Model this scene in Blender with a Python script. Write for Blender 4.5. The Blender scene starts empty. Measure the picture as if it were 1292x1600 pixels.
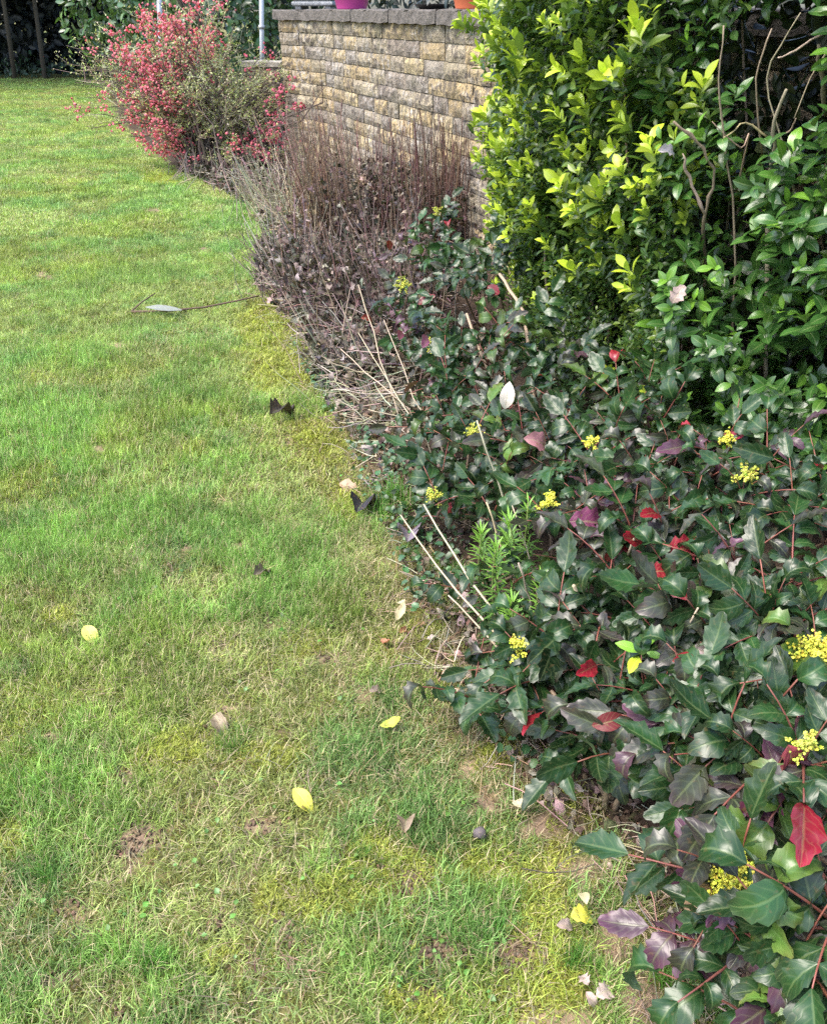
import bpy, math, numpy as np
from mathutils import Matrix, Vector
R = np.random.default_rng(11)
S = bpy.context.scene
COL = S.collection

# ------------------------------------------------------------------ camera, sky, sun, exposure
FPX, CAMZ = 1320.0, 1.5
TH = math.atan(785 / FPX)
cd = bpy.data.cameras.new('camera'); cam = bpy.data.objects.new('camera', cd); COL.objects.link(cam)
cam.location = (0, 0, CAMZ); cam.rotation_euler = (math.pi/2 - TH, 0, 0)
cd.sensor_fit = 'VERTICAL'; cd.sensor_height = 24; cd.lens = 24 * FPX / 1600
cd.clip_start = 0.05; cd.clip_end = 600
S.camera = cam
SUN_EL, SUN_AZ = math.radians(60), math.radians(-112)      # azimuth measured from +Y towards +X
w = bpy.data.worlds.new('World'); S.world = w; w.use_nodes = True
nt = w.node_tree; bg = nt.nodes['Background']
sky = nt.nodes.new('ShaderNodeTexSky'); sky.sky_type = 'NISHITA'; sky.sun_disc = False
sky.sun_elevation = SUN_EL; sky.sun_rotation = SUN_AZ; sky.dust_density = 3.0; sky.air_density = 1.0; sky.ozone_density = 1.0
nt.links.new(sky.outputs[0], bg.inputs[0]); bg.inputs[1].default_value = 0.15; sky.altitude = 0
sl = bpy.data.lights.new('sun', 'SUN'); sun = bpy.data.objects.new('sun', sl); COL.objects.link(sun)
sl.energy = 1.15; sl.angle = math.radians(32); sl.color = (1.0, .96, .89)
sd = Vector((math.sin(SUN_AZ)*math.cos(SUN_EL), math.cos(SUN_AZ)*math.cos(SUN_EL), math.sin(SUN_EL)))
sun.rotation_euler = sd.to_track_quat('Z', 'Y').to_euler(); sun.location = (-4, -3, 8)
S.view_settings.view_transform = 'Standard'; S.view_settings.look = 'None'
S.view_settings.gamma = 1.0; S.view_settings.use_curve_mapping = False
S.view_settings.exposure = 1.88
S.render.engine = 'CYCLES'
S.cycles.max_bounces = 7; S.cycles.diffuse_bounces = 3; S.cycles.glossy_bounces = 2; S.cycles.transmission_bounces = 4
S.cycles.use_denoising = False

# ------------------------------------------------------------------ geometry of the view -> places on the ground
ct, st = math.cos(TH), math.sin(TH)
def ray(px, py):
    a, b = (px - 646) / FPX, -(py - 800) / FPX
    return np.array([a, ct + b*st, -st + b*ct])
def G(px, py, z=0.0):
    r = ray(px, py); t = (z - CAMZ) / r[2]
    return np.array([r[0]*t, r[1]*t, z])
def PY(px, py, Y):
    r = ray(px, py); return np.array([0, 0, CAMZ]) + r * (Y / r[1])
def proj(p):
    p = np.asarray(p, float); d = CAMZ - p[..., 2]
    den = p[..., 1]*ct + d*st; den = np.where(den < .05, .05, den)
    return 646 + FPX*p[..., 0]/den, 800 + FPX*(d*ct - p[..., 1]*st)/den, den
def sm(a, b, x):
    t = np.clip((x - a) / (b - a), 0, 1); return t*t*(3 - 2*t)
_T = np.random.default_rng(5).random((256, 256))
def noise(x, y, s=1.0, o=0):
    x = np.asarray(x, float)/s + 37.3*o; y = np.asarray(y, float)/s + 11.7*o
    xi = np.floor(x).astype(int); yi = np.floor(y).astype(int); fx = x-xi; fy = y-yi
    fx = fx*fx*(3-2*fx); fy = fy*fy*(3-2*fy)
    a = _T[xi % 256, yi % 256]; b = _T[(xi+1) % 256, yi % 256]; c = _T[xi % 256, (yi+1) % 256]; d = _T[(xi+1) % 256, (yi+1) % 256]
    return (a*(1-fx)+b*fx)*(1-fy) + (c*(1-fx)+d*fx)*fy
def fbm(x, y, s=1.0, o=0):
    return (noise(x, y, s, o)*.55 + noise(x, y, s*.45, o+1)*.28 + noise(x, y, s*.2, o+2)*.17)
def hsum(x, y):
    return (fbm(x, y, .9, 3)-.5)*.03 + (noise(x, y, .14, 5)-.5)*.012

# border between lawn and bed
BP = np.array([G(*p)[:2] for p in [(1090,1700),(1075,1600),(1045,1500),(995,1400),(900,1290),(810,1200),(735,1110),(700,1000),(655,900),(610,800),
     (570,700),(510,620),(462,530),(415,450),(418,400),(408,335),(340,292),(262,258),(205,212),(178,180),(168,140),(150,126)]])
def xb(y):
    return np.interp(y, BP[:, 1], BP[:, 0], left=BP[0, 0]+.02) + (noise(y, y*0, .12, 2)-.5)*.05 + (noise(y, y*0, .5, 8)-.5)*.10

# ------------------------------------------------------------------ mesh helpers
class T:                                                   # a template piece: vertices, faces, uvs
    def __init__(s, v, f, uv=None, col=None):
        s.v = np.asarray(v, float); s.f = f
        s.loops = np.array([i for q in f for i in q], dtype=np.int64)
        s.tot = np.array([len(q) for q in f], dtype=np.int64)
        s.uv = np.asarray(uv, float) if uv is not None else np.zeros((len(s.v), 2))
        s.c = np.asarray(col, float) if col is not None else np.ones((len(s.v), 3))
class Acc:
    def __init__(s): s.V=[]; s.L=[]; s.N=[]; s.U=[]; s.C=[]; s.M=[]; s.n=0
    def add(s, t, Ms=None, cols=None, mi=0):
        if Ms is None: Ms = np.eye(4)[None]
        Ms = np.asarray(Ms, float); k = len(Ms)
        if k == 0: return s
        if cols is None: cols = np.ones((k, 3))
        cols = np.broadcast_to(np.asarray(cols, float), (k, 3))
        v = np.einsum('nij,vj->nvi', Ms[:, :3, :3], t.v) + Ms[:, None, :3, 3]
        nv = len(t.v)
        s.V.append(v.reshape(-1, 3)); s.L.append((t.loops[None] + (s.n + np.arange(k)*nv)[:, None]).ravel())
        s.N.append(np.tile(t.tot, k)); s.U.append(np.tile(t.uv[t.loops], (k, 1)))
        s.C.append((t.c[None]*cols[:, None]).reshape(-1, 3)); s.M.append(np.full(k*len(t.tot), mi)); s.n += k*nv
        return s
    def mesh(s, name, mats, smooth=True):
        V = np.concatenate(s.V); L = np.concatenate(s.L); N = np.concatenate(s.N); U = np.concatenate(s.U); C = np.concatenate(s.C)
        me = bpy.data.meshes.new(name)
        me.vertices.add(len(V)); me.loops.add(len(L)); me.polygons.add(len(N))
        me.vertices.foreach_set('co', V.ravel().astype(np.float32)); me.loops.foreach_set('vertex_index', L.astype(np.int32))
        me.polygons.foreach_set('loop_start', (np.cumsum(N)-N).astype(np.int32)); me.polygons.foreach_set('loop_total', N.astype(np.int32))
        me.polygons.foreach_set('material_index', np.concatenate(s.M).astype(np.int32))
        me.polygons.foreach_set('use_smooth', np.full(len(N), smooth))
        uv = me.uv_layers.new(name='UVMap'); uv.data.foreach_set('uv', U.ravel().astype(np.float32))
        ca = me.attributes.new('col', 'FLOAT_COLOR', 'POINT'); ca.data.foreach_set('color', np.c_[C, np.ones(len(C))].ravel().astype(np.float32))
        for m in (mats if isinstance(mats, (list, tuple)) else [mats]): me.materials.append(m)
        me.update(calc_edges=True); return me
    def obj(s, name, mats, parent=None, smooth=True, loc=None, **k):
        if loc is not None:
            s.V = [v - np.asarray(loc) for v in s.V]
        o = link(name, s.mesh(name, mats, smooth), parent)
        if loc is not None and parent is None: o.location = loc
        tag(o, **k); return o
def link(name, data, parent=None, M=None, color=None):
    o = bpy.data.objects.new(name, data); COL.objects.link(o)
    if parent is not None: o.parent = parent
    if M is not None: o.matrix_local = Matrix(np.asarray(M).tolist())
    if color is not None: o.color = (*[float(c) for c in color], 1)
    return o
def tag(o, label=None, cat=None, group=None, kind=None):
    if label: o['label'] = label
    if cat: o['category'] = cat
    if group: o['group'] = group
    if kind: o['kind'] = kind
    return o
def thing(name, loc, label, cat, group=None):
    o = bpy.data.objects.new(name, None); COL.objects.link(o); o.empty_display_size = .05
    o.location = [float(c) for c in loc]; return tag(o, label, cat, group)
def nrm(v): return v/np.maximum(np.linalg.norm(v, axis=-1, keepdims=True), 1e-9)
def frames(pos, d, up, s):                                 # leaf frames: y along d, z towards up
    pos = np.atleast_2d(pos).astype(float); n = len(pos)
    d = nrm(np.broadcast_to(np.asarray(d, float), (n, 3))); up = np.broadcast_to(np.asarray(up, float), (n, 3))
    x = np.cross(d, up); bad = np.linalg.norm(x, axis=1) < 1e-4
    x = np.where(bad[:, None], np.array([1., 0, 0]), x); x = nrm(x); z = np.cross(x, d)
    s = np.asarray(s, float); s = np.broadcast_to(s if s.ndim else s[None], (n,)) if s.ndim < 2 else s
    if s.ndim == 1: s = np.stack([s, s, s], 1)
    M = np.zeros((n, 4, 4)); M[:, :3, 0] = x*s[:, :1]; M[:, :3, 1] = d*s[:, 1:2]; M[:, :3, 2] = z*s[:, 2:]; M[:, :3, 3] = pos; M[:, 3, 3] = 1
    return M
def shift(M, loc):
    M = M.copy(); M[..., :3, 3] -= np.asarray(loc); return M
def rnd(n, k=3): return R.normal(size=(n, k))
def jc(c, n, a=.12):                                       # colours jittered round c
    c = np.asarray(c, float); return np.clip(c*(1+R.normal(size=(n, 1))*a)*(1+R.normal(size=(n, 3))*a*.4), .003, .95)
def tube(acc, pts, rad, sides=5, col=(1, 1, 1), mi=0, cap=True):
    P = np.asarray(pts, float); n = len(P); rad = np.broadcast_to(np.asarray(rad, float), (n,))
    d = nrm(np.gradient(P, axis=0)); ref = np.array([.3, .2, .93]) if abs(d[:, 2]).mean() < .8 else np.array([1., .1, 0])
    x = nrm(np.cross(d, ref)); y = np.cross(d, x); a = np.arange(sides)*2*math.pi/sides
    v = P[:, None] + rad[:, None, None]*(np.cos(a)[None, :, None]*x[:, None] + np.sin(a)[None, :, None]*y[:, None])
    f = [(i*sides+j, i*sides+(j+1) % sides, (i+1)*sides+(j+1) % sides, (i+1)*sides+j) for i in range(n-1) for j in range(sides)]
    if cap: f += [tuple(range(sides))[::-1], tuple((n-1)*sides+j for j in range(sides))]
    uv = np.array([(j/sides, i/(n-1)) for i in range(n) for j in range(sides)])
    acc.add(T(v.reshape(-1, 3), f, uv), None, [col], mi)
def curve(a, b, bow=.1, n=6, jit=.0, sag=None):
    a = np.asarray(a, float); b = np.asarray(b, float); t = np.linspace(0, 1, n)[:, None]; L = np.linalg.norm(b-a)
    off = nrm(rnd(1))*bow*L if sag is None else np.asarray([sag])*L
    p = a + (b-a)*t + off*(4*t*(1-t)); p[1:-1] += rnd(n-2)*jit*L; return p

# leaf templates: unit length along +Y, normal +Z, first vertex row at the stalk
def leaf(width=.42, n=6, fold=.25, curl=.3, peak=.5, across=2, spine=0, wave=0, seed=0, bulge=.0, twist=0, tipw=0.02):
    rr = np.random.default_rng(seed); V = []; UV = []; F = []
    cols = np.linspace(-1, 1, across+1); y = z = 0.0; ang = curl*.3
    for i in range(n+1):
        t = i/n
        tt = t**(math.log(.5)/math.log(peak))
        wd = width*.5*math.sin(math.pi*min(max(tt, .03), .985))**.8
        if i == n: wd = tipw*.4
        if i == 0: wd = .015
        sp = 0
        if spine and 0 < i < n: wd *= (1+spine) if i % 2 else (1-spine*.75)
        if spine and 0 < i < n and i % 2: sp = .04
        for c in cols:
            zz = fold*abs(c)*wd + bulge*math.sin(math.pi*abs(c))*wd + wave*math.sin(i*2.2+c*2)*abs(c)*wd + twist*(t-.4)*c*wd
            V.append((c*wd, y + (sp if abs(c) > .9 else 0), z + zz)); UV.append((c*.5+.5, t))
        dy = 1/n; ang -= curl/n*1.6; y += dy*math.cos(ang); z += dy*math.sin(ang)
    w = across+1
    for i in range(n):
        for j in range(across): F.append((i*w+j, i*w+j+1, (i+1)*w+j+1, (i+1)*w+j))
    v = np.array(V); v[:, 2] += rr.normal(size=len(v))*.006
    return T(v, F, UV)
def join(parts):
    a = Acc()
    for t, M, c in parts: a.add(t, M, c)
    V = np.concatenate(a.V); L = np.concatenate(a.L); N = np.concatenate(a.N); st_ = np.cumsum(N)-N
    f = [tuple(L[s:s+k]) for s, k in zip(st_, N)]
    uv = np.zeros((len(V), 2)); uv[L] = np.concatenate(a.U)
    return T(V, f, uv, np.concatenate(a.C))

# ------------------------------------------------------------------ materials
def mat(name):
    m = bpy.data.materials.new(name); m.use_nodes = True
    return m, m.node_tree, m.node_tree.nodes, m.node_tree.links, m.node_tree.nodes['Principled BSDF']
def nd(N, t, **k):
    n = N.new(t)
    for a, b in k.items(): setattr(n, a, b)
    return n
def mixc(N, L, fac, a, b, mode='MIX'):
    m = nd(N, 'ShaderNodeMix', data_type='RGBA', blend_type=mode)
    for i, v in ((0, fac), (6, a), (7, b)):
        if hasattr(v, 'links'): L.new(v, m.inputs[i])
        else: m.inputs[i].default_value = v if i == 0 else (*v, 1)
    return m.outputs[2]
def mth(N, L, op, a, b=0.0, c=None):
    m = nd(N, 'ShaderNodeMath', operation=op)
    for i, v in enumerate((a, b) if c is None else (a, b, c)):
        if hasattr(v, 'links'): L.new(v, m.inputs[i])
        else: m.inputs[i].default_value = v
    return m.outputs[0]
def basecol(N, L):
    a = nd(N, 'ShaderNodeAttribute', attribute_name='col'); o = nd(N, 'ShaderNodeObjectInfo')
    return mixc(N, L, 1.0, a.outputs['Color'], o.outputs['Color'], 'MULTIPLY')
def leafmat(name, rough=.35, spec=.5, trans=.25, vein=.35, veins=9, var=.25, back=None, bump=.3, sc=60, spots=0.0):
    m, t, N, L, b = mat(name); c = basecol(N, L)
    uv = nd(N, 'ShaderNodeUVMap'); sp = nd(N, 'ShaderNodeSeparateXYZ'); L.new(uv.outputs[0], sp.inputs[0])
    ax = mth(N, L, 'ABSOLUTE', mth(N, L, 'SUBTRACT', sp.outputs[0], .5))
    mid = nd(N, 'ShaderNodeMapRange'); L.new(ax, mid.inputs[0]); mid.inputs[1].default_value = .015; mid.inputs[2].default_value = .06; mid.inputs[3].default_value = 1; mid.inputs[4].default_value = 0
    ph = mth(N, L, 'MULTIPLY', mth(N, L, 'SUBTRACT', sp.outputs[1], mth(N, L, 'MULTIPLY', ax, .55)), veins*6.283)
    sv = mth(N, L, 'POWER', mth(N, L, 'ADD', mth(N, L, 'MULTIPLY', mth(N, L, 'SINE', ph), .5), .5), 8.0)
    vf = mth(N, L, 'MULTIPLY', mth(N, L, 'MAXIMUM', mid.outputs[0], mth(N, L, 'MULTIPLY', sv, .35)), vein)
    pos = nd(N, 'ShaderNodeTexCoord'); ns = nd(N, 'ShaderNodeTexNoise'); L.new(pos.outputs['Object'], ns.inputs['Vector'])
    geo = nd(N, 'ShaderNodeNewGeometry'); n2 = nd(N, 'ShaderNodeTexNoise'); L.new(geo.outputs['Position'], n2.inputs['Vector']); n2.inputs['Scale'].default_value = sc; n2.inputs['Detail'].default_value = 4
    k = mth(N, L, 'MULTIPLY_ADD', n2.outputs[0], var*2, 1-var)
    kc = nd(N, 'ShaderNodeCombineColor'); [L.new(k, kc.inputs[i]) for i in range(3)]
    c = mixc(N, L, 1.0, c, kc.outputs[0], 'MULTIPLY')
    c = mixc(N, L, vf, c, mixc(N, L, .5, c, (.42, .5, .2)))
    if spots:
        rmp = nd(N, 'ShaderNodeMapRange'); n3 = nd(N, 'ShaderNodeTexNoise'); L.new(geo.outputs['Position'], n3.inputs['Vector']); n3.inputs['Scale'].default_value = 90
        L.new(n3.outputs[0], rmp.inputs[0]); rmp.inputs[1].default_value = .62; rmp.inputs[2].default_value = .72; rmp.inputs[3].default_value = 0; rmp.inputs[4].default_value = spots
        c = mixc(N, L, rmp.outputs[0], c, (.16, .09, .04))
    if back: c = mixc(N, L, mth(N, L, 'MULTIPLY', geo.outputs['Backfacing'], .7), c, mixc(N, L, .5, c, back))
    L.new(c, b.inputs['Base Color'])
    L.new(mth(N, L, 'MULTIPLY_ADD', n2.outputs[0], .3, rough-.12), b.inputs['Roughness']); b.inputs['Specular IOR Level'].default_value = spec
    bp = nd(N, 'ShaderNodeBump'); bp.inputs['Strength'].default_value = bump; bp.inputs['Distance'].default_value = .002
    hh = mth(N, L, 'SUBTRACT', mth(N, L, 'MULTIPLY', n2.outputs[0], .8), vf)
    L.new(hh, bp.inputs['Height']); L.new(bp.outputs[0], b.inputs['Normal'])
    if trans:
        tr = nd(N, 'ShaderNodeBsdfTranslucent'); mx = nd(N, 'ShaderNodeMixShader'); mx.inputs[0].default_value = trans
        L.new(mixc(N, L, 1.0, c, (1.3, 1.5, .6), 'MULTIPLY'), tr.inputs[0]); L.new(b.outputs[0], mx.inputs[1]); L.new(tr.outputs[0], mx.inputs[2])
        L.new(mx.outputs[0], N['Material Output'].inputs[0])
    return m
def plain(name, rough=.8, spec=.3, scale=40, var=.3, bump=.4, dist=.003, metal=0, mult=None, lo=None):
    m, t, N, L, b = mat(name); c = basecol(N, L)
    geo = nd(N, 'ShaderNodeNewGeometry'); n2 = nd(N, 'ShaderNodeTexNoise'); L.new(geo.outputs['Position'], n2.inputs['Vector'])
    n2.inputs['Scale'].default_value = scale; n2.inputs['Detail'].default_value = 7; n2.inputs['Roughness'].default_value = .62
    k = mth(N, L, 'MULTIPLY_ADD', n2.outputs[0], var*2, 1-var); kc = nd(N, 'ShaderNodeCombineColor'); [L.new(k, kc.inputs[i]) for i in range(3)]
    c = mixc(N, L, 1.0, c, kc.outputs[0], 'MULTIPLY')
    L.new(c, b.inputs['Base Color']); b.inputs['Roughness'].default_value = rough; b.inputs['Specular IOR Level'].default_value = spec; b.inputs['Metallic'].default_value = metal
    bp = nd(N, 'ShaderNodeBump'); bp.inputs['Strength'].default_value = bump; bp.inputs['Distance'].default_value = dist
    L.new(n2.outputs[0], bp.inputs['Height']); L.new(bp.outputs[0], b.inputs['Normal']); return m
M_ground = plain('turf_soil', .95, .15, 55, .45, .9, .012)
M_soil = plain('bed_soil', .95, .15, 38, .55, 1.0, .02)
M_hedge = leafmat('young_hedge_leaf', .30, .5, .22, .30, 7, .2, (.2, .3, .1), .25, 40)
M_laurel = leafmat('dark_hedge_leaf', .26, .55, .12, .45, 8, .22, (.15, .25, .08), .3, 40)
M_maho = leafmat('spiny_leaf', .30, .46, .08, .26, 6, .34, (.16, .24, .12), .6, 35, .25)
M_far = leafmat('far_leaf', .4, .45, .1, .2, 6, .3, None, .1, 30)
M_dead = leafmat('dead_leaf', .7, .25, .12, .4, 7, .3, None, .7, 120)
M_fallen = leafmat('fallen_leaf', .5, .35, .15, .45, 7, .28, None, .5, 70, .8)
M_petal = leafmat('petal', .5, .3, 0, .0, 3, .1, None, .1, 50)
M_yel = plain('yellow_flower', .6, .3, 300, .15, .2, .001)
M_bark = plain('bark', .8, .25, 120, .4, .7, .003)
M_stem = plain('dry_stem', .7, .3, 90, .3, .3, .001)
M_clod = plain('soil_crumb', .95, .1, 160, .35, .8, .004)
def grassmat():
    m, t, N, L, b = mat('grass_blade')
    ti = nd(N, 'ShaderNodeAttribute', attribute_name='tint', attribute_type='INSTANCER')
    dr = nd(N, 'ShaderNodeAttribute', attribute_name='dry', attribute_type='INSTANCER')
    a = nd(N, 'ShaderNodeAttribute', attribute_name='col'); sp = nd(N, 'ShaderNodeSeparateColor'); L.new(a.outputs['Color'], sp.inputs[0])
    isdry = mth(N, L, 'LESS_THAN', sp.outputs[1], dr.outputs['Fac'])
    c = mixc(N, L, isdry, ti.outputs['Color'], (.50, .42, .25))
    kc = nd(N, 'ShaderNodeCombineColor'); [L.new(sp.outputs[0], kc.inputs[i]) for i in range(3)]
    c = mixc(N, L, 1.0, c, kc.outputs[0], 'MULTIPLY')
    uv = nd(N, 'ShaderNodeUVMap'); su = nd(N, 'ShaderNodeSeparateXYZ'); L.new(uv.outputs[0], su.inputs[0])
    L.new(c, b.inputs['Base Color']); b.inputs['Roughness'].default_value = .5; b.inputs['Specular IOR Level'].default_value = .35
    tr = nd(N, 'ShaderNodeBsdfTranslucent'); mx = nd(N, 'ShaderNodeMixShader'); mx.inputs[0].default_value = .3
    L.new(mixc(N, L, 1.0, c, (1.2, 1.3, .6), 'MULTIPLY'), tr.inputs[0]); L.new(b.outputs[0], mx.inputs[1]); L.new(tr.outputs[0], mx.inputs[2])
    L.new(mx.outputs[0], N['Material Output'].inputs[0]); return m
M_grass = grassmat()

# ------------------------------------------------------------------ the ground
# shape of the lawn's growth: moss, bare soil, lush tufts, straw
MOSS = [(415,520,60,70),(440,580,60,50),(535,790,45,40),(500,690,60,50),(290,1165,85,35),(240,1185,60,22),(590,1330,60,45),(860,1390,50,120),(800,1540,120,70),(880,1500,60,90),(20,1310,35,30),
        (700,1575,120,40),(480,1400,110,50),(640,1360,60,40),(420,1180,80,30),(760,1340,60,40),(780,1180,50,30),(330,1490,60,25),(250,280,40,16),(620,1560,60,30),(100,960,30,20),(860,1440,60,60)]
BARE = [(225,1305,40,22),(200,1330,25,18),(415,1290,30,16),(648,1375,22,22),(690,1480,45,22),(800,1482,42,25),(665,1545,22,18),(450,1450,14,30),(110,1420,22,20),(190,1210,26,14),(590,1345,12,8),
        (345,1130,16,14),(80,1150,24,14),(510,1030,26,12),(410,890,14,9),(525,975,12,9),(450,690,16,9),(560,660,40,24),(600,720,40,24),(90,1520,30,18),(190,1580,24,24),(340,1440,22,12),(755,1420,20,14),
        (70,430,20,8),(290,860,22,10),(370,855,18,12),(350,1105,20,10),(430,975,16,10),(730,1200,24,16),(770,1250,40,24),(840,1290,50,30),(900,1350,50,30),(960,1470,40,50),(1000,1560,40,50),(520,1230,22,8),
        (240,330,20,5),(90,250,16,4),(320,390,14,5),(180,540,20,8),(60,600,18,9),(150,700,18,8)]
LUSH = [(560,800,60,25),(620,790,50,30),(480,640,50,22),(90,880,110,60),(420,860,90,40),(60,1240,60,70),(560,1170,80,50),(360,1160,25,20),(230,960,90,40),(470,940,110,60),(120,700,150,70),(440,890,60,40),
        (640,1290,50,25),(200,1490,90,30),(910,1510,30,35),(740,1480,60,30),(300,640,120,40),(70,1350,60,60),(780,1400,40,20),(400,330,30,16),(330,720,90,40),(250,820,100,30),(110,560,110,30)]
def blob(px, py, Ls):
    m = np.zeros_like(px)
    for a, b, rx, ry in Ls:
        q = ((px-a)/rx)**2 + ((py-b)/ry)**2; m = np.maximum(m, np.exp(-q*1.1)*1.25)
    return np.clip(m, 0, 1)
def masks(x, y):
    px, py, _ = proj(np.stack([x, y, np.zeros_like(x)], -1))
    wob = (fbm(x, y, .12, 20)-.5)*.8 + (noise(x, y, .035, 23)-.5)*.7; near = sm(7, 1.5, y)
    moss = sm(.35, 1.0, blob(px, py, MOSS) + wob*.9) * .82
    moss = np.maximum(moss, sm(.52, .75, fbm(x, y, .4, 12)*.8+.2*noise(x, y, .04, 24))*near*.55)
    bare = sm(.4, .75, blob(px, py, BARE) + wob*.9)
    bare = np.maximum(bare, sm(.70, .76, fbm(x, y, .16, 30))*sm(2.2, 1.3, y)*.8)
    lush = np.clip(blob(px, py, LUSH)*.9 + sm(.48, .62, fbm(x, y, .35, 40))*.7, 0, 1)
    edge = xb(y) - x
    straw = sm(.4, .7, fbm(x, y, .6, 50))*.55 + .35*near + sm(.35, .0, edge)*.6
    green = sm(3.0, 6.5, y)
    return moss, bare, lush*(1-bare), np.clip(straw, 0, 1), green, edge
def axis(lo, hi, fine_lo, fine_hi, step, coarse):
    a = np.arange(fine_lo, fine_hi, step); l = -np.geomspace(step, fine_lo-lo+step, coarse)[1:][::-1]+fine_lo+step; r = np.geomspace(step, hi-fine_hi+step, coarse)[1:]+fine_hi-step
    return np.concatenate([l, a, r])
xs = axis(-150, 150, -3.2, 1.6, .03, 40); ys = axis(-60, 250, .4, 7, .03, 70)
gx, gy = np.meshgrid(xs, ys, indexing='ij'); X, Y = gx.ravel(), gy.ravel()
mo, ba, lu, sw, gr, ed = masks(X, Y)
amp = np.where((abs(X) < 8) & (Y < 30), 1, 0)
Z = hsum(X, Y)*amp - .006 + ba*.008*noise(X, Y, .03, 9) - sm(0, -.2, ed)*.03*((Y < 26) & (Y > -2))
thatch = np.array([.15, .14, .05]); soilc = np.array([.25, .175, .12]); mossc = np.array([.19, .19, .025]); lushc = np.array([.055, .10, .018])
GC = thatch[None]*(1-lu[:, None]) + lushc*lu[:, None]; GC = GC*(1-mo[:, None]) + mossc*mo[:, None]; GC = GC*(1-ba[:, None]) + soilc*ba[:, None]
GC *= (.75+.5*noise(X, Y, .05, 61))[:, None]
nx, ny = gx.shape
i0 = (np.arange(nx-1)[:, None]*ny + np.arange(ny-1)[None]).ravel()
def gridobj(name, X, Y, Z, C, nx, ny, m, **k):
    a = Acc(); a.V = [np.stack([X, Y, Z], 1)]; i0 = (np.arange(nx-1)[:, None]*ny + np.arange(ny-1)[None]).ravel()
    a.L = [np.stack([i0, i0+ny, i0+ny+1, i0+1], 1).ravel()]; a.N = [np.full(len(i0), 4)]; a.U = [np.stack([X, Y], 1)[a.L[0]]]; a.C = [C]; a.M = [np.zeros(len(i0))]; a.n = len(X)
    return a.obj(name, m, **k)
gridobj('lawn', X, Y, Z, GC, nx, ny, M_ground, kind='structure')
# planting bed: from the border to beyond the wall
yy = np.concatenate([np.arange(.2, 6, .035), np.geomspace(6, 21, 110)]); uu = np.concatenate([np.linspace(-.03, .5, 22), np.linspace(.55, 4.5, 60)])
u2, y2 = np.meshgrid(uu, yy, indexing='ij'); bx = xb(y2.ravel()) + u2.ravel(); by = y2.ravel()
bz = hsum(bx, by) - .022 + sm(-.03, .25, u2.ravel())*.05 + (fbm(bx, by, .12, 70)-.5)*.045
bc = np.array([.055, .038, .027])*(.7+.7*fbm(bx, by, .2, 71))[:, None]
bc = bc*(1-sm(.12, .0, u2.ravel())[:, None]) + np.array([.13, .095, .06])*sm(.12, .0, u2.ravel())[:, None]
gridobj('soil_bed', bx, by, bz, bc, len(uu), len(yy), M_soil, kind='structure')
def bedz(x, y): return float(hsum(x, y)) + .012

# ------------------------------------------------------------------ instanced grass and moss
def instcoll(name, tmpls, m):
    c = bpy.data.collections.new(name)
    for i, t in enumerate(tmpls):
        a = Acc(); a.add(t); o = bpy.data.objects.new('%s_%02d' % (name, i), a.mesh(name, m)); c.objects.link(o)
    return c
def scatter(name, coll, pos, rot, sca, idx, tint, dry, **k):
    me = bpy.data.meshes.new(name); n = len(pos); me.vertices.add(n); me.vertices.foreach_set('co', pos.ravel().astype(np.float32))
    for nm, ty, f, d in (('rot', 'FLOAT_VECTOR', 'vector', rot), ('sca', 'FLOAT_VECTOR', 'vector', sca), ('idx', 'INT', 'value', idx), ('tint', 'FLOAT_COLOR', 'color', np.c_[tint, np.ones(n)]), ('dry', 'FLOAT', 'value', dry)):
        at = me.attributes.new(nm, ty, 'POINT'); at.data.foreach_set(f, np.asarray(d).ravel().astype(np.int32 if ty == 'INT' else np.float32))
    o = link(name, me); tag(o, **k)
    g = bpy.data.node_groups.new(name, 'GeometryNodeTree'); g.interface.new_socket('Geometry', in_out='INPUT', socket_type='NodeSocketGeometry'); g.interface.new_socket('Geometry', in_out='OUTPUT', socket_type='NodeSocketGeometry')
    N, L = g.nodes, g.links; gi = N.new('NodeGroupInput'); go = N.new('NodeGroupOutput'); ip = N.new('GeometryNodeInstanceOnPoints'); ci = N.new('GeometryNodeCollectionInfo')
    ci.inputs['Collection'].default_value = coll; ci.inputs['Separate Children'].default_value = True; ci.inputs['Reset Children'].default_value = True
    def na(nm, ty):
        q = N.new('GeometryNodeInputNamedAttribute'); q.data_type = ty; q.inputs['Name'].default_value = nm; return q.outputs['Attribute']
    ip.inputs['Pick Instance'].default_value = True
    L.new(gi.outputs[0], ip.inputs['Points']); L.new(ci.outputs[0], ip.inputs['Instance']); L.new(na('idx', 'INT'), ip.inputs['Instance Index'])
    L.new(na('rot', 'FLOAT_VECTOR'), ip.inputs['Rotation']); L.new(na('sca', 'FLOAT_VECTOR'), ip.inputs['Scale']); L.new(ip.outputs[0], go.inputs[0])
    md = o.modifiers.new('scatter', 'NODES'); md.node_group = g; return o
def blade(rr, h, wd, lean, bend):
    n = 4; V = []; y = z = 0; a = lean
    for i in range(n+1):
        t = i/n; w = wd*(1-t**1.6)*.5 + .0001; V += [(-w, y, z), (w, y, z)]
        y += h/n*math.sin(a); z += h/n*math.cos(a); a += bend/n*(1+t)
    return T(V, [(2*i, 2*i+1, 2*i+3, 2*i+2) for i in range(n)], [(j, i/n) for i in range(n+1) for j in (0, 1)])
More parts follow.
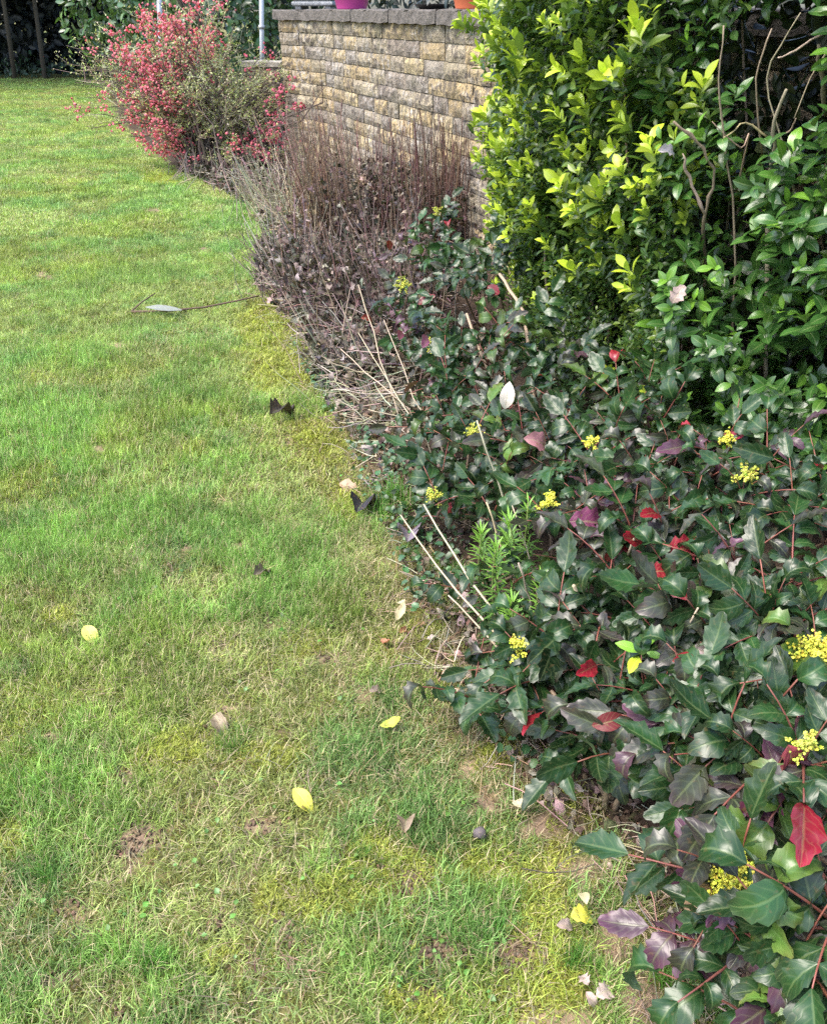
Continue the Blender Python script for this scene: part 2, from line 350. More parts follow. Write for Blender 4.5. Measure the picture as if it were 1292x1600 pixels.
def tuft(seed, nb, hlo, hhi, wlo, whi, rad, lean=.9, bend=1.4):
    rr = np.random.default_rng(seed); P = []
    for i in range(nb):
        b = blade(rr, rr.uniform(hlo, hhi), rr.uniform(wlo, whi), rr.uniform(.05, lean), rr.normal()*bend*.5+.6)
        a = rr.uniform(0, 6.283); M = np.eye(4); M[:2, :2] = [[math.cos(a), -math.sin(a)], [math.sin(a), math.cos(a)]]
        r_ = rad*math.sqrt(rr.random()); a2 = rr.uniform(0, 6.283); M[0, 3] = r_*math.cos(a2); M[1, 3] = r_*math.sin(a2)
        P.append((b, M[None], [[rr.uniform(.65, 1.35), rr.random(), rr.random()]]))
    return join(P)
gcoll = instcoll('grass_tuft', [tuft(i, 13, .018, .052, .0012, .0026, .022, 1.35, 1.8) for i in range(16)] + [tuft(100+i, 16, .02, .045, .003, .006, .05, 1.1, 1.3) for i in range(10)], M_grass)
def sample(y0, y1, dens, xl):
    A = []; step = np.geomspace(y0, y1, 14)
    for a, b in zip(step[:-1], step[1:]):
        x0 = -(b*.62+.35) - xl; x1 = xb(np.array([(a+b)/2]))[0]+.45; n = int(dens((a+b)/2)*(x1-x0)*(b-a))
        A.append(np.stack([R.uniform(x0, x1, n), R.uniform(a, b, n)], 1))
    p = np.concatenate(A); return p[:, 0], p[:, 1]
greenA, greenB, yel, blueg = np.array([.31, .375, .115]), np.array([.225, .39, .09]), np.array([.33, .36, .045]), np.array([.11, .22, .07])
def grass_layer(name, y0, y1, dens, kind, szf, **k):
    x, y = sample(y0, y1, dens, .4)
    mo, ba, lu, sw, gr, ed = masks(x, y); mid = sm(2.0, 5.0, y)
    keep = R.random(len(x)) < (1-.93*ba)*(1-.45*mo)*(.45+.55*np.clip(lu+mid, 0, 1))*sm(-.10, .12, ed + (fbm(x, y, .1, 80)-.5)*.35)
    # the far lawn ends at the hedges
    keep &= (y < 24 + x*.0)
    x, y, mo, ba, lu, sw, gr, ed, mid = [q[keep] for q in (x, y, mo, ba, lu, sw, gr, ed, mid)]
    n = len(x); z = hsum(x, y) - .008
    gA = greenA*(1-mid[:, None]) + np.array([.32, .41, .125])*mid[:, None]
    c = gA*(1-lu[:, None]) + (greenB*(1-mid[:, None])+np.array([.235, .39, .10])*mid[:, None])*lu[:, None]
    patch = fbm(x, y, .8, 90)[:, None]; pq = .6*sm(.47, .62, patch); c = c*(1-pq) + np.array([.25, .31, .06])*pq*(1+.2*mid[:, None]); p3 = .45*sm(.5, .62, fbm(x, y, .33, 97))[:, None]; c = c*(1-p3*.45)
    bl = sm(.58, .66, fbm(x, y, .3, 95))[:, None]*.55; c = c*(1-bl) + blueg*(1+mid[:, None]*.6)*bl
    my = mo[:, None]*.75; c = c*(1-my) + yel*(1+.15*mid[:, None])*my
    c = c*(1+R.normal(size=(n, 1))*.26)*(.72+.56*noise(x, y, .055, 99))[:, None]
    dry = np.clip(.07 + .29*sw*(1-.6*lu) + .1*R.normal(size=n) - .12*mid, 0, .9)
    hs = (.75+.6*lu+.25*R.normal(size=n)*.6)*(1-.35*mo)*szf
    rot = np.stack([R.normal(size=n)*.12, R.normal(size=n)*.12, R.uniform(0, 6.283, n)], 1)
    sca = np.stack([np.full(n, szf), np.full(n, szf), np.clip(hs, .3, 3)], 1)
    idx = R.integers(0, 16, n) if kind == 0 else R.integers(16, 26, n)
    scatter(name, gcoll, np.stack([x, y, z], 1), rot, sca, idx, np.clip(c, .01, .9), dry, kind='stuff')
    return n
ng = grass_layer('grass', .35, 2.6, lambda y: 8000, 0, 1.0)
ng += grass_layer('grass', 2.6, 6.5, lambda y: 3800, 0, 1.2)
ng += grass_layer('grass', 6.5, 25, lambda y: 24000/y**1.6, 1, 1.1)
# moss cushions
def mosst(seed):
    rr = np.random.default_rng(seed); P = []
    for i in range(26):
        b = blade(rr, rr.uniform(.005, .011), .0022, rr.uniform(.2, 1.3), .5); a = rr.uniform(0, 6.283); M = np.eye(4)
        M[:2, :2] = [[math.cos(a), -math.sin(a)], [math.sin(a), math.cos(a)]]; r_ = .014*math.sqrt(rr.random()); a2 = rr.uniform(0, 6.283); M[:3, 3] = (r_*math.cos(a2), r_*math.sin(a2), rr.uniform(0, .006))
        P.append((b, M[None], [[rr.uniform(.6, 1.4), 1, 1]]))
    return join(P)
mcoll = instcoll('moss_cushion', [mosst(i+50) for i in range(8)], M_grass)
x, y = sample(.35, 6.5, lambda y: 4500 if y < 2.6 else 1800, .2)
mo, ba, lu, sw, gr, ed = masks(x, y)
kp = (R.random(len(x)) < (mo*.95+.30*(1-ba))) & (ed > -.1); x, y, mo = x[kp], y[kp], mo[kp]; n = len(x)
mc = np.array([.33, .36, .065])*mo[:, None] + np.array([.20, .22, .05])*(1-mo[:, None])
mc = mc*(.7+.6*fbm(x, y, .1, 31)[:, None])*(1+R.normal(size=(n, 1))*.2)
dead = (R.random(n) < .12)[:, None]; mc = np.where(dead, mc*.5+np.array([.15, .09, .03])*.5, mc)
s_ = np.clip(1+.3*R.normal(size=n), .5, 2)*np.where(y > 2.6, 1.6, 1)
scatter('moss', mcoll, np.stack([x, y, hsum(x, y)-.004], 1), np.stack([x*0, x*0, R.uniform(0, 6.283, n)], 1), np.stack([s_]*3, 1), R.integers(0, 8, n), np.clip(mc, .01, .9), np.zeros(n), kind='stuff')
# dry thatch strands and dead grass along the bed's edge
dcoll = instcoll('dry_strand', [tuft(300+i, 9, .03, .09, .0010, .0020, .03, 1.5, 1.6) for i in range(10)], M_grass)
x, y = sample(.35, 6.5, lambda y: 1400 if y < 3 else 700, .2)
mo, ba, lu, sw, gr, ed = masks(x, y)
kp = R.random(len(x)) < np.clip(.12+.3*sw*(1-lu), 0, 1)*sm(5, 2, y)*(ed > 0) + (sm(.22, .0, abs(ed+.04)))*.8
x, y = x[kp], y[kp]; n = len(x)
scatter('dry_grass', dcoll, np.stack([x, y, hsum(x, y)-.004], 1), np.stack([R.normal(size=n)*.3, R.normal(size=n)*.3, R.uniform(0, 6.283, n)], 1), np.stack([np.full(n, 1.0)]*2+[R.uniform(.3, .8, n)], 1),
        R.integers(0, 10, n), jc((.30, .24, .15), n, .25), np.full(n, .0), kind='stuff')

# soil crumbs
clods = []
for sd_ in range(5):
    rr = np.random.default_rng(sd_+900); th = np.linspace(0, 2*math.pi, 7)[:-1]; V = [(0, 0, .5)]
    for lvl, (r0, z0) in enumerate(((.4, .35), (.55, 0), (.4, -.3))): V += [(r0*math.cos(a)*rr.uniform(.7, 1.3), r0*math.sin(a)*rr.uniform(.7, 1.3), z0*rr.uniform(.7, 1.3)) for a in th]
    F = [(0, 1+i, 1+(i+1) % 6) for i in range(6)] + [(1+l*6+i, 7+l*6+i, 7+l*6+(i+1) % 6, 1+l*6+(i+1) % 6) for l in range(2) for i in range(6)]
    clods.append(T(V, F))
a = Acc(); P = []
for (px, py, rx, ry) in BARE[:24]:
    n = int(10+rx*ry/22) if (px, py) not in ((690,1480),(800,1482),(648,1375)) else 260
    for _ in range(n):
        q = G(px+R.normal()*rx*.6, py+R.normal()*ry*.6); P.append((q[0], q[1], R.uniform(.003, .009)*(1+.2*q[1])))
for _ in range(2600):
    y_ = .5+R.random()**1.5*6; P.append((xb(np.array([y_]))[0]+abs(R.normal())*.35-.02, y_, R.uniform(.004, .022)))
P = np.array(P); n = len(P); q = rnd(n)
Ms = frames(np.stack([P[:, 0], P[:, 1], hsum(P[:, 0], P[:, 1])-P[:, 2]*.05+np.where(P[:, 0] > xb(P[:, 1])+.1, .02, 0)], 1), q, rnd(n), P[:, 2])
for i, t in enumerate(clods): a.add(t, Ms[i::5], jc((.15, .105, .07), len(Ms[i::5]), .18))
a.obj('soil_crumbs', M_clod, kind='stuff')

# ------------------------------------------------------------------ the stone wall
def dirn(a): return np.array([math.sin(a), math.cos(a), 0])
W0 = np.array([.283, 6.3, 0]); dB = nrm(np.array([-.375, .927, 0])); cor = W0 + dB*2.97; dA = nrm(np.array([-.563, .827, 0])); endA = cor + dA*.92
startB = W0 - dB*3.9
wall = thing('stone_wall', cor, 'low garden wall of pale yellow grey stone blocks under a rough concrete coping', 'wall')
bricks = []
def brickmesh(seed):
    rr = np.random.default_rng(seed); nx_, nz_ = 6, 3; V = []; F = []
    for i in range(nx_+1):
        for j in range(nz_+1):
            u, v = i/nx_, j/nz_; e = 1 if (0 < i < nx_ and 0 < j < nz_) else 0
            V.append((u-.5+(0 if e else rr.normal()*.008), -(.006+.010*rr.random())*e - .004*rr.random(), v-.5+(0 if e else rr.normal()*.02)))
    for i in range(nx_):
        for j in range(nz_): k = i*(nz_+1)+j; F.append((k, k+nz_+1, k+nz_+2, k+1))
    b0 = len(V)
    ring = [i*(nz_+1) for i in range(nx_+1)] + [nx_*(nz_+1)+j for j in range(1, nz_+1)] + [i*(nz_+1)+nz_ for i in range(nx_-1, -1, -1)] + [j for j in range(nz_-1, 0, -1)]
    for r_ in ring: V.append((V[r_][0], .08, V[r_][2]))
    m_ = len(ring)
    for i in range(m_): F.append((ring[i], b0+i, b0+(i+1) % m_, ring[(i+1) % m_]))
    F.append(tuple(b0+i for i in range(m_)))
    a = Acc(); a.add(T(V, F)); return a
def stonemat():
    m, t, N, L, b = mat('split_stone'); c = basecol(N, L)
    geo = nd(N, 'ShaderNodeNewGeometry')
    def nz(s, d=6, r=.6):
        n_ = nd(N, 'ShaderNodeTexNoise'); L.new(geo.outputs['Position'], n_.inputs['Vector']); n_.inputs['Scale'].default_value = s; n_.inputs['Detail'].default_value = d; n_.inputs['Roughness'].default_value = r; return n_.outputs[0]
    def rg(v, a_, b_, c_=0., d_=1.):
        r_ = nd(N, 'ShaderNodeMapRange'); L.new(v, r_.inputs[0])
        for i, q_ in enumerate((a_, b_, c_, d_)): r_.inputs[i+1].default_value = q_
        return r_.outputs[0]
    f1, f2, f3 = nz(60), nz(5), nz(22)
    c = mixc(N, L, mth(N, L, 'MULTIPLY', rg(f3, .48, .60, 0, .85), rg(nz(3.1), .42, .60, .1, 1)), c, (.38, .35, .32))          # pale lichen
    c = mixc(N, L, mth(N, L, 'MULTIPLY', rg(nz(19), .46, .57, 0, .9), rg(nz(2.3), .36, .58, .25, 1)), c, (.075, .06, .05))       # dark algae
    c = mixc(N, L, rg(f2, .55, .7, 0, .6), c, (.13, .12, .08))
    k = rg(f1, .2, .8, .55, 1.45); kc = nd(N, 'ShaderNodeCombineColor'); [L.new(k, kc.inputs[i]) for i in range(3)]
    c = mixc(N, L, 1.0, c, kc.outputs[0], 'MULTIPLY')
    L.new(c, b.inputs['Base Color']); b.inputs['Roughness'].default_value = .9
    bp = nd(N, 'ShaderNodeBump'); bp.inputs['Strength'].default_value = 1; bp.inputs['Distance'].default_value = .012
    L.new(mth(N, L, 'ADD', f1, f3), bp.inputs['Height']); L.new(bp.outputs[0], b.inputs['Normal']); return m
M_stone = stonemat()
M_mortar = plain('mortar', .95, .1, 50, .4, .8, .006); M_coping = plain('rough_concrete', .92, .2, 28, .75, 1.0, .018)
bmesh_ = [brickmesh(i).mesh('brick', M_stone, False) for i in range(10)]
STC = [(.37, .275, .14), (.34, .26, .14), (.30, .25, .17), (.25, .215, .17), (.33, .275, .18), (.22, .18, .14), (.39, .31, .17), (.29, .24, .165)]
def wall_run(p0, d, length, n_course, h, top, seed, parent, L0=.22, L1=.46, yfar=None, limit=400):
    rr = np.random.default_rng(seed); side = np.array([d[1], -d[0], 0]);  side = side if side[1] < 0 else -side  # faces the lawn
    cnt = 0
    for r_ in range(n_course):
        s_ = -rr.uniform(0, .15); z = top - h*(r_+.5)
        while s_ < length - .01:
            l_ = rr.uniform(L0, L1); s0 = max(s_, 0); s1 = min(s_+l_, length); s_ += l_
            if s1 - s0 < .05: continue
            c = p0 + d*(s0+s1)/2
            M = np.eye(4); xa = np.cross(np.array([0, 0, 1.]), side)  # local -Y faces side
            M[:3, 0] = -xa*-(s1-s0-.006); M[:3, 1] = -side; M[:3, 2] = np.array([0, 0, h-.007]); M[:3, 3] = c + side*(rr.uniform(-.006, .008)) + np.array([0, 0, z])
            k = rr.integers(0, len(STC)); dark = 1 - .35*max(0, (r_-5)/8) if False else 1
            cc = np.array(STC[k])*rr.uniform(.75, 1.15)
            link('brick', bmesh_[rr.integers(0, 10)], parent, shift(M[None], parent.location)[0], cc); cnt += 1
    return cnt
CT = 1.5; CH = .085; BH = .109; NC = 13
nb = wall_run(cor, -dB, 6.87, NC, BH, CT-CH, 3, wall) + wall_run(cor, dA, .92, NC, BH, CT-CH, 4, wall)
def slab(a, p0, p1, side, w0, w1, z0, z1, col=(1, 1, 1), seg=14, rough=.0, mi=0):
    # a bar along p0..p1, from offset w0 (towards side) to w1 behind
    V = []; rr = np.random.default_rng(8); t = np.linspace(0, 1, seg+1)
    for q in t:
        c = p0+(p1-p0)*q
        for (w_, z_) in ((w0, z0), (w0, z1-.008), (w0-.012, z1), (w1, z1), (w1, z0)): V.append(c + side*(w_+rr.normal()*rough) + np.array([0, 0, z_+rr.normal()*rough*.6]))
    F = [(i*5+j, i*5+(j+1) % 5, (i+1)*5+(j+1) % 5, (i+1)*5+j) for i in range(seg) for j in range(5)] + [tuple(range(5))[::-1], tuple(seg*5+j for j in range(5))]
    a.add(T(V, F), None, [col], mi)
def sideof(d): s_ = np.array([d[1], -d[0], 0]); return s_ if s_[1] < 0 else -s_
sB, sA = sideof(dB), sideof(dA)
a = Acc(); slab(a, cor-dB*6.87, cor, sB, -.012, -.24, -.1, CT-CH, (.26, .23, .18)); slab(a, cor, endA, sA, -.012, -.24, -.1, CT-CH, (.26, .23, .18)); o = a.obj('mortar', M_mortar, wall, False, loc=cor)
L_ = 0; copm = {}
while L_ < 6.8:
    a = Acc(); e = min(L_+.9, 6.87); slab(a, cor-dB*(L_+.004), cor-dB*(e-.004), sB, .045, -.28, CT-CH, CT, (.125, .112, .10), 12, .006); a.obj('coping_slab', M_coping, wall, False, loc=cor); L_ = e
a = Acc(); slab(a, cor+dA*.004, endA+dA*.06, sA, .045, -.28, CT-CH, CT-.002, (.125, .112, .10), 12, .006); a.obj('coping_slab', M_coping, wall, False, loc=cor)
# low return wall behind the post
lw0 = endA + np.array([-.06, .25, 0]); lwd = nrm(np.array([-1., .28, 0]))
low = thing('low_wall', lw0, 'low pale stone wall at the far end of the garden wall beside the grey post', 'wall')
wall_run(lw0, lwd, .42, 8, .12, .98, 7, low, .25, .4)
a = Acc(); s_ = sideof(lwd); slab(a, lw0, lw0+lwd*.42, s_, -.012, -.2, -.1, .98, (.22, .2, .16)); a.obj('mortar', M_mortar, low, False, loc=lw0)
a = Acc(); slab(a, lw0-lwd*.02, lw0+lwd*.44, s_, .03, -.22, .98, 1.03, (.32, .29, .24), 8, .003); a.obj('coping_slab', M_coping, low, False, loc=lw0)

# pots on the coping
def lathe(prof, n=28):
    V = [(r*math.cos(2*math.pi*i/n), r*math.sin(2*math.pi*i/n), z) for r, z in prof for i in range(n)]
    F = [(k*n+i, k*n+(i+1) % n, (k+1)*n+(i+1) % n, (k+1)*n+i) for k in range(len(prof)-1) for i in range(n)]
    return T(V, F)
M_pot = plain('glazed_pot', .35, .5, 30, .12, .2, .002); M_terra = plain('terracotta', .8, .3, 60, .25, .3, .002)
def on_wall(px):
    r = ray(px, 17); a1 = cor; k = r[0]/r[1]           # where the view's column crosses the wall line
    s_ = (a1[0]-k*a1[1])/(-(-dB[0]) + k*(-dB[1]))
    s_ = (k*a1[1]-a1[0])/(-dB[0]+k*dB[1]); return a1 - dB*s_ - sB*.13
def pot(px, r0, r1, h, mt, col, label, plantc=None):
    p = on_wall(px); p[2] = CT
    t = thing('flower_pot', p, label, 'plant pot')
    a = Acc(); a.add(lathe([(.001, 0), (r0, 0), (r0*1.02, .01), (r1, h*.86), (r1*1.1, h*.87), (r1*1.12, h), (r1*1.0, h), (r1*.97, h*.8), (.001, h*.8)]), None, [col]); a.obj('pot_body', mt, t)
    a = Acc(); n = 90; d = nrm(rnd(n)*np.array([1, 1, .4])+np.array([0, 0, .8])); lf = leaf(.4, 4, .3, .6)
    a.add(lf, frames(np.stack([R.normal(size=n)*r1*.4, R.normal(size=n)*r1*.4, h*.9+R.random(n)*.15], 1), d, [0, 0, 1], R.uniform(.05, .11, n)), jc(plantc or (.04, .08, .03), n)); a.obj('foliage', M_far, t, kind='stuff')
def boxm(sx, sy, sz, bev=.01):
    V = [(x*(sx/2-b_), y*(sy/2-b_), z) for z, b_ in ((0, bev), (bev, 0), (sz-bev, 0), (sz, bev)) for x, y in ((-1, -1), (1, -1), (1, 1), (-1, 1))]
    F = [(3, 2, 1, 0), (12, 13, 14, 15)] + [(4*k+i, 4*k+(i+1) % 4, 4*k+4+(i+1) % 4, 4*k+4+i) for k in range(3) for i in range(4)]
    return T(V, F)
pot(528, .13, .19, .26, M_pot, (.42, .05, .22), 'magenta pink glazed flower pot standing on the wall coping')
pot(712, .12, .17, .24, M_terra, (.50, .13, .06), 'orange terracotta flower pot standing on the wall coping beside the hedge')
p = on_wall(478); p[2] = CT
t = thing('stone_trough', p + np.array([-.02, .03, .0]), 'grey ridged stone trough at the far end of the wall coping', 'planter')
a = Acc()
for k in range(4): M = np.eye(4); M[2, 3] = .03+k*.045; a.add(boxm(.44-.02*(k % 2), .22, .04, .012), M[None], [(.27, .28, .29)])
for sx in (-.16, .16): M = np.eye(4); M[0, 3] = sx; a.add(boxm(.06, .18, .03, .004), M[None], [(.22, .22, .22)])
o = a.obj('trough_body', M_coping, t, False); o.rotation_euler = (0, 0, -.35+math.pi/2*0)
p = on_wall(650); p[2] = CT
a = Acc(); n = 160; q = rnd(n)*np.array([.22, .1, .1]) + np.array([0, .1, .1]); q[:, 2] = abs(q[:, 2]); lf = leaf(.25, 4, .2, .5)
t = thing('potted_plant', p, 'dark trailing plant in a low dark dish between the two pots on the wall', 'plant')
a.add(lf, frames(q+[0, 0, .02], rnd(n)+[0, 0, .7], [0, 0, 1], R.uniform(.04, .1, n)), jc((.03, .045, .05), n)); a.obj('foliage', M_far, t, kind='stuff')
a = Acc(); a.add(lathe([(.001, 0), (.09, 0), (.13, .03), (.135, .035), (.12, .034), (.001, .03)]), None, [(.02, .02, .022)]); a.obj('bowl', M_pot, t)

# posts behind the flowering shrub
M_post = plain('galvanised_post', .45, .5, 25, .2, .2, .001, .3)
for (pa, pb, Yd, r_, lab) in (((410, 135), (408, -60), 10.9, .026, 'tall grey metal post standing beside the end of the stone wall'), ((251, 52), (247, -60), 11.6, .030, 'pale grey metal post rising behind the pink flowering shrub')):
    b_ = PY(*pa, Yd); q = PY(*pb, Yd); up = nrm(q-b_); g0 = b_ - up*(b_[2]/up[2]); t = thing('metal_post', g0, lab, 'post')
    a = Acc(); tube(a, [g0-[0, 0, .05], g0+up*2.3], r_, 12, (.42, .44, .46)); a.obj('pole', M_post, t, loc=g0)
    for zz in (.9, 1.32): a = Acc(); tube(a, [g0+up*zz, g0+up*(zz+.035)], r_*1.35, 12, (.34, .35, .36)); a.obj('clamp', M_post, t, loc=g0)

# ------------------------------------------------------------------ foliage building blocks
LF_E = [leaf(.44, 5, .35, c_, .58, 2, seed=i) for i, c_ in enumerate((.15, .35, .6, -.2))]          # young hedge leaf
LF_L = [leaf(.46, 7, .22, c_, .52, 4, seed=10+i, bulge=.06, wave=.06) for i, c_ in enumerate((.3, .6, .9, .1))]   # larger glossy leaf
LF_M = [leaf((.50, .44, .54, .47, .42, .52, .46)[i], 10, (.05, .3, .0, .5, .15, .35, .7)[i], c_, .42, 4, spine=.10, seed=20+i, bulge=.12, wave=.16, twist=.25*(-1)**i) for i, c_ in enumerate((.5, .9, 1.5, .1, 1.1, -.4, 1.9))]   # spiny leaflet
LF_D = [leaf(.5, 6, .5*(-1)**i, c_, .5, 2, wave=.6, twist=.9, seed=30+i) for i, c_ in enumerate((1.8, -1.5, 2.4, .8))]
def templ_mesh(ts, name, m): return [Acc().add(t).mesh(name, m) for t in ts]
def leafset(th, loc, Ms, cols, var, tm, meshes, m, n_ind, name='leaf', rest='foliage'):
    """the n_ind leaves that show largest become parts of their own, the others one mesh"""
    px, py, dz = proj(Ms[:, :3, 3]); sz = np.linalg.norm(Ms[:, :3, 1], axis=1)/dz
    vis = (px > -10) & (px < 1302) & (py > -10) & (py < 1610)
    order = np.argsort(-(sz*vis*(1+.0*px))); ind = order[:n_ind]; ind = ind[vis[ind]]
    mask = np.ones(len(Ms), bool); mask[ind] = False; Ml = shift(Ms, loc)
    for i in ind: link(name, meshes[var[i]], th, Ml[i], cols[i])
    a = Acc()
    for v in range(len(tm)):
        q = mask & (var == v)
        if q.any(): a.add(tm[v], Ml[q], cols[q])
    if a.n: a.obj(rest, m, th, kind='stuff')
def shoots(base, axis_, scale, nleaf, young, lsize, c_old, c_new, tip_frac=.4, spread=(35, 70)):
    """opposite leaves in pairs along short shoots; returns frames, colours"""
    n = len(base); k = nleaf; ax = nrm(axis_); ref = nrm(rnd(n)); u = nrm(np.cross(ax, ref)); v = np.cross(ax, u)
    Ms = []; C = []
    for j in range(k):
        t = j/(k-1); pair = j//2; ang = (pair % 2)*math.pi/2 + (j % 2)*math.pi + R.normal(size=n)*.25
        rad = np.cos(ang)[:, None]*u + np.sin(ang)[:, None]*v
        el = np.radians(spread[1] + (spread[0]-spread[1])*t + R.normal(size=n)*9)[:, None]
        d = ax*np.cos(el) + rad*np.sin(el) + np.array([0, 0, -.08]); p = base + ax*(scale[:, None]*t)
        s_ = lsize*(1-.25*t+.15*R.normal(size=n)) ; s_ = np.clip(s_, lsize*.5, lsize*1.5)
        up = ax*np.sin(el) - rad*np.cos(el)
        Ms.append(frames(p, d, up + rnd(n)*.15, s_))
        ty = np.clip(young*sm(1-tip_frac-.25, 1, t) + R.normal(size=n)*.06, 0, 1)[:, None]
        C.append(np.clip((np.asarray(c_old)*(1-ty) + np.asarray(c_new)*ty)*(1+R.normal(size=(n, 1))*.15), .004, .9))
    return np.concatenate(Ms), np.concatenate(C)

# ------------------------------------------------------------------ hedge by the wall: small bright leaves on the left, larger dark ones on the right
FR = np.array([(.43, 5.0), (.41, 4.55), (.43, 3.9), (.53, 3.2), (.66, 2.75), (.86, 2.35), (1.02, 2.05), (1.3, 1.75), (1.9, 1.4)])
sg = np.r_[0, np.cumsum(np.linalg.norm(np.diff(FR, axis=0), axis=1))]
def front(s_):
    p = np.stack([np.interp(s_, sg, FR[:, 0]), np.interp(s_, sg, FR[:, 1])], -1); e = .05
    q = np.stack([np.interp(s_+e, sg, FR[:, 0]), np.interp(s_+e, sg, FR[:, 1])], -1); r = np.stack([np.interp(s_-e, sg, FR[:, 0]), np.interp(s_-e, sg, FR[:, 1])], -1)
    t = q-r; nn = nrm(np.stack([t[..., 1], -t[..., 0]], -1)); nn = np.where((nn[..., :1] > 0) & (nn[..., 1:] > 0), -nn, nn); return p, nn
def hedge_pts(n, s0, s1, z0, z1, dep):
    s_ = R.uniform(s0, s1, n); z = R.uniform(z0, z1, n); p, nn = front(s_)
    bul = (fbm(s_, z, .5, 130)-.5)*.45 + (noise(s_, z, .16, 140)-.5)*.12 - sm(.9, .2, z)*.10
    d = bul - dep
    pos = np.stack([p[:, 0]+nn[:, 0]*d, p[:, 1]+nn[:, 1]*d, z], 1); nr = np.stack([nn[:, 0], nn[:, 1], np.full(n, .0)], 1)
    px, py, _ = proj(pos); hol = ((px-1210)/82)**2 + ((py-140)/125)**2 < 1 + .35*R.normal(size=n)
    hol2 = ((px-1265)/42)**2 + ((py-95)/100)**2 < 1
    return pos, nr, s_, (hol | hol2)
S_SPLIT = 2.55
# left
hb = thing('evergreen_hedge', (.55, 4.2, 0), 'tall evergreen hedge with bright yellow-green young shoots in front of the stone wall', 'hedge')
loc = np.array((.55, 4.2, 0)); MsA = []; CA = []
smi = np.searchsorted
for (n, dlo, dhi, young, ls, hol_keep) in ((1500, -.02, .06, 0, .040, 0), (1800, .04, .2, 0, .040, 0), (1500, .15, .45, 0, .042, 1), (700, -.09, -.01, 1, .05, 0), (900, -.03, .08, 2, .04, 0)):
    pos, nr, s_, hol = hedge_pts(n, 0, S_SPLIT, .12, .95 if young == 2 else 2.6, R.uniform(dlo, dhi, n)); px, py, _ = proj(pos)
    keep = (~hol) | (R.random(n) < .0); pos, nr, s_, px, py = pos[keep], nr[keep], s_[keep], px[keep], py[keep]; n = len(pos)
    up_ = sm(580, 260, py + (px-800)*.0)                       # young tips on the upper part
    yv = np.clip(up_*(R.random(n) < .3)*R.uniform(.3, .8, n), 0, 1)*(.9 if dlo < .1 else .25) + .2*(R.random(n) < .3)
    if young == 1:
        kk = R.random(n) < np.clip(up_*(.35+.95*sm(1150, 780, px)), .05, 1); pos, nr, px, py = pos[kk], nr[kk], px[kk], py[kk]; n = len(pos); yv = R.uniform(.85, 1.25, n)
    axv = nr*.55 + np.array([0, 0, 1.0]) + rnd(n)*.33
    lsz = .030 + .016*sm(560, 300, py)
    m1, c1 = shoots(pos, axv, R.uniform(.05, .09, n), 10, yv, 1.0, (.032, .078, .015), (.46, .58, .04), .75 if young == 1 else .4, (22, 60) if young == 1 else (35, 70))
    sc_ = np.tile(lsz*R.uniform(.8, 1.25, n) if young != 1 else R.uniform(.046, .074, n), 10); m1[:, :3, :3] *= sc_[:, None, None]; MsA.append(m1); CA.append(c1)
MsA = np.concatenate(MsA); CA = np.concatenate(CA)
me_E = templ_mesh(LF_E, 'leaf', M_hedge); leafset(hb, loc, MsA, CA, R.integers(0, 4, len(MsA)), LF_E, me_E, M_hedge, 300)
def branches(th, loc, lines, m=M_bark, col=(.22, .17, .12)):
    for pts, r0, r1 in lines:
        a = Acc(); pts = np.array(pts); k = len(pts); tt = np.linspace(0, k-1, (k-1)*4+1); q = np.stack([np.interp(tt, np.arange(k), pts[:, i]) for i in range(3)], 1)
        q[1:-1] = (q[:-2]+q[1:-1]*2+q[2:])/4; q[1:-1] += rnd(len(q)-2)*r0*.25
        tube(a, q, np.linspace(r0, r1, len(q))*.60*(1+.16*R.normal(size=len(q))), 7, jc(col, 1, .15)[0]); a.obj('branch', m, th, loc=loc)
BL = []
for i in range(26):                                          # inner frame of the hedge
    s_ = R.uniform(.1, S_SPLIT); p, nn = front(np.array([s_])); b_ = np.array([p[0, 0]-nn[0, 0]*.3, p[0, 1]-nn[0, 1]*.3, .0]); e = b_ + np.array([nn[0, 0]*R.uniform(0, .25), nn[0, 1]*R.uniform(0, .25), R.uniform(1.2, 2.1)]) + rnd(1)[0]*.12
    BL.append((curve(b_, e, .06, 5, .02), .012, .003))
branches(hb, loc, BL)
# right: larger leaves
hr = thing('laurel_shrub', (1.2, 2.3, 0), 'large evergreen shrub with big dark glossy leaves and a hollow of bare branches', 'shrub')
loc2 = np.array((1.2, 2.3, 0)); MsL = []; CL = []
for (n, dlo, dhi) in ((980, -.03, .06), (1300, .05, .22), (900, .2, .5)):
    pos, nr, s_, hol = hedge_pts(n, S_SPLIT-.35, 5.1, .25, 2.6, R.uniform(dlo, dhi, n)); px, py, _ = proj(pos)
    keep = ((~hol) | ((dlo > .3) & (R.random(n) < .12))) & (R.random(n) < np.clip((s_-S_SPLIT+.35)/.5, .1, 1)); pos, nr, px, py = pos[keep], nr[keep], px[keep], py[keep]; n = len(pos)
    yv = np.clip((R.random(n) < .32)*R.uniform(.3, .9, n), 0, 1)
    axv = nr*.6 + np.array([0, 0, .95]) + rnd(n)*.4
    m1, c1 = shoots(pos, axv, R.uniform(.05, .10, n), 8, yv, 1.0, (.030, .090, .016), (.17, .36, .03), .5, (38, 80))
    m1[:, :3, :3] *= np.tile(R.uniform(.050, .078, n), 8)[:, None, None]; MsL.append(m1); CL.append(c1)
MsL = np.concatenate(MsL); CL = np.concatenate(CL); me_L = templ_mesh(LF_L, 'leaf', M_laurel)
leafset(hr, loc2, MsL, CL, R.integers(0, 4, len(MsL)), LF_L, me_L, M_laurel, 300)
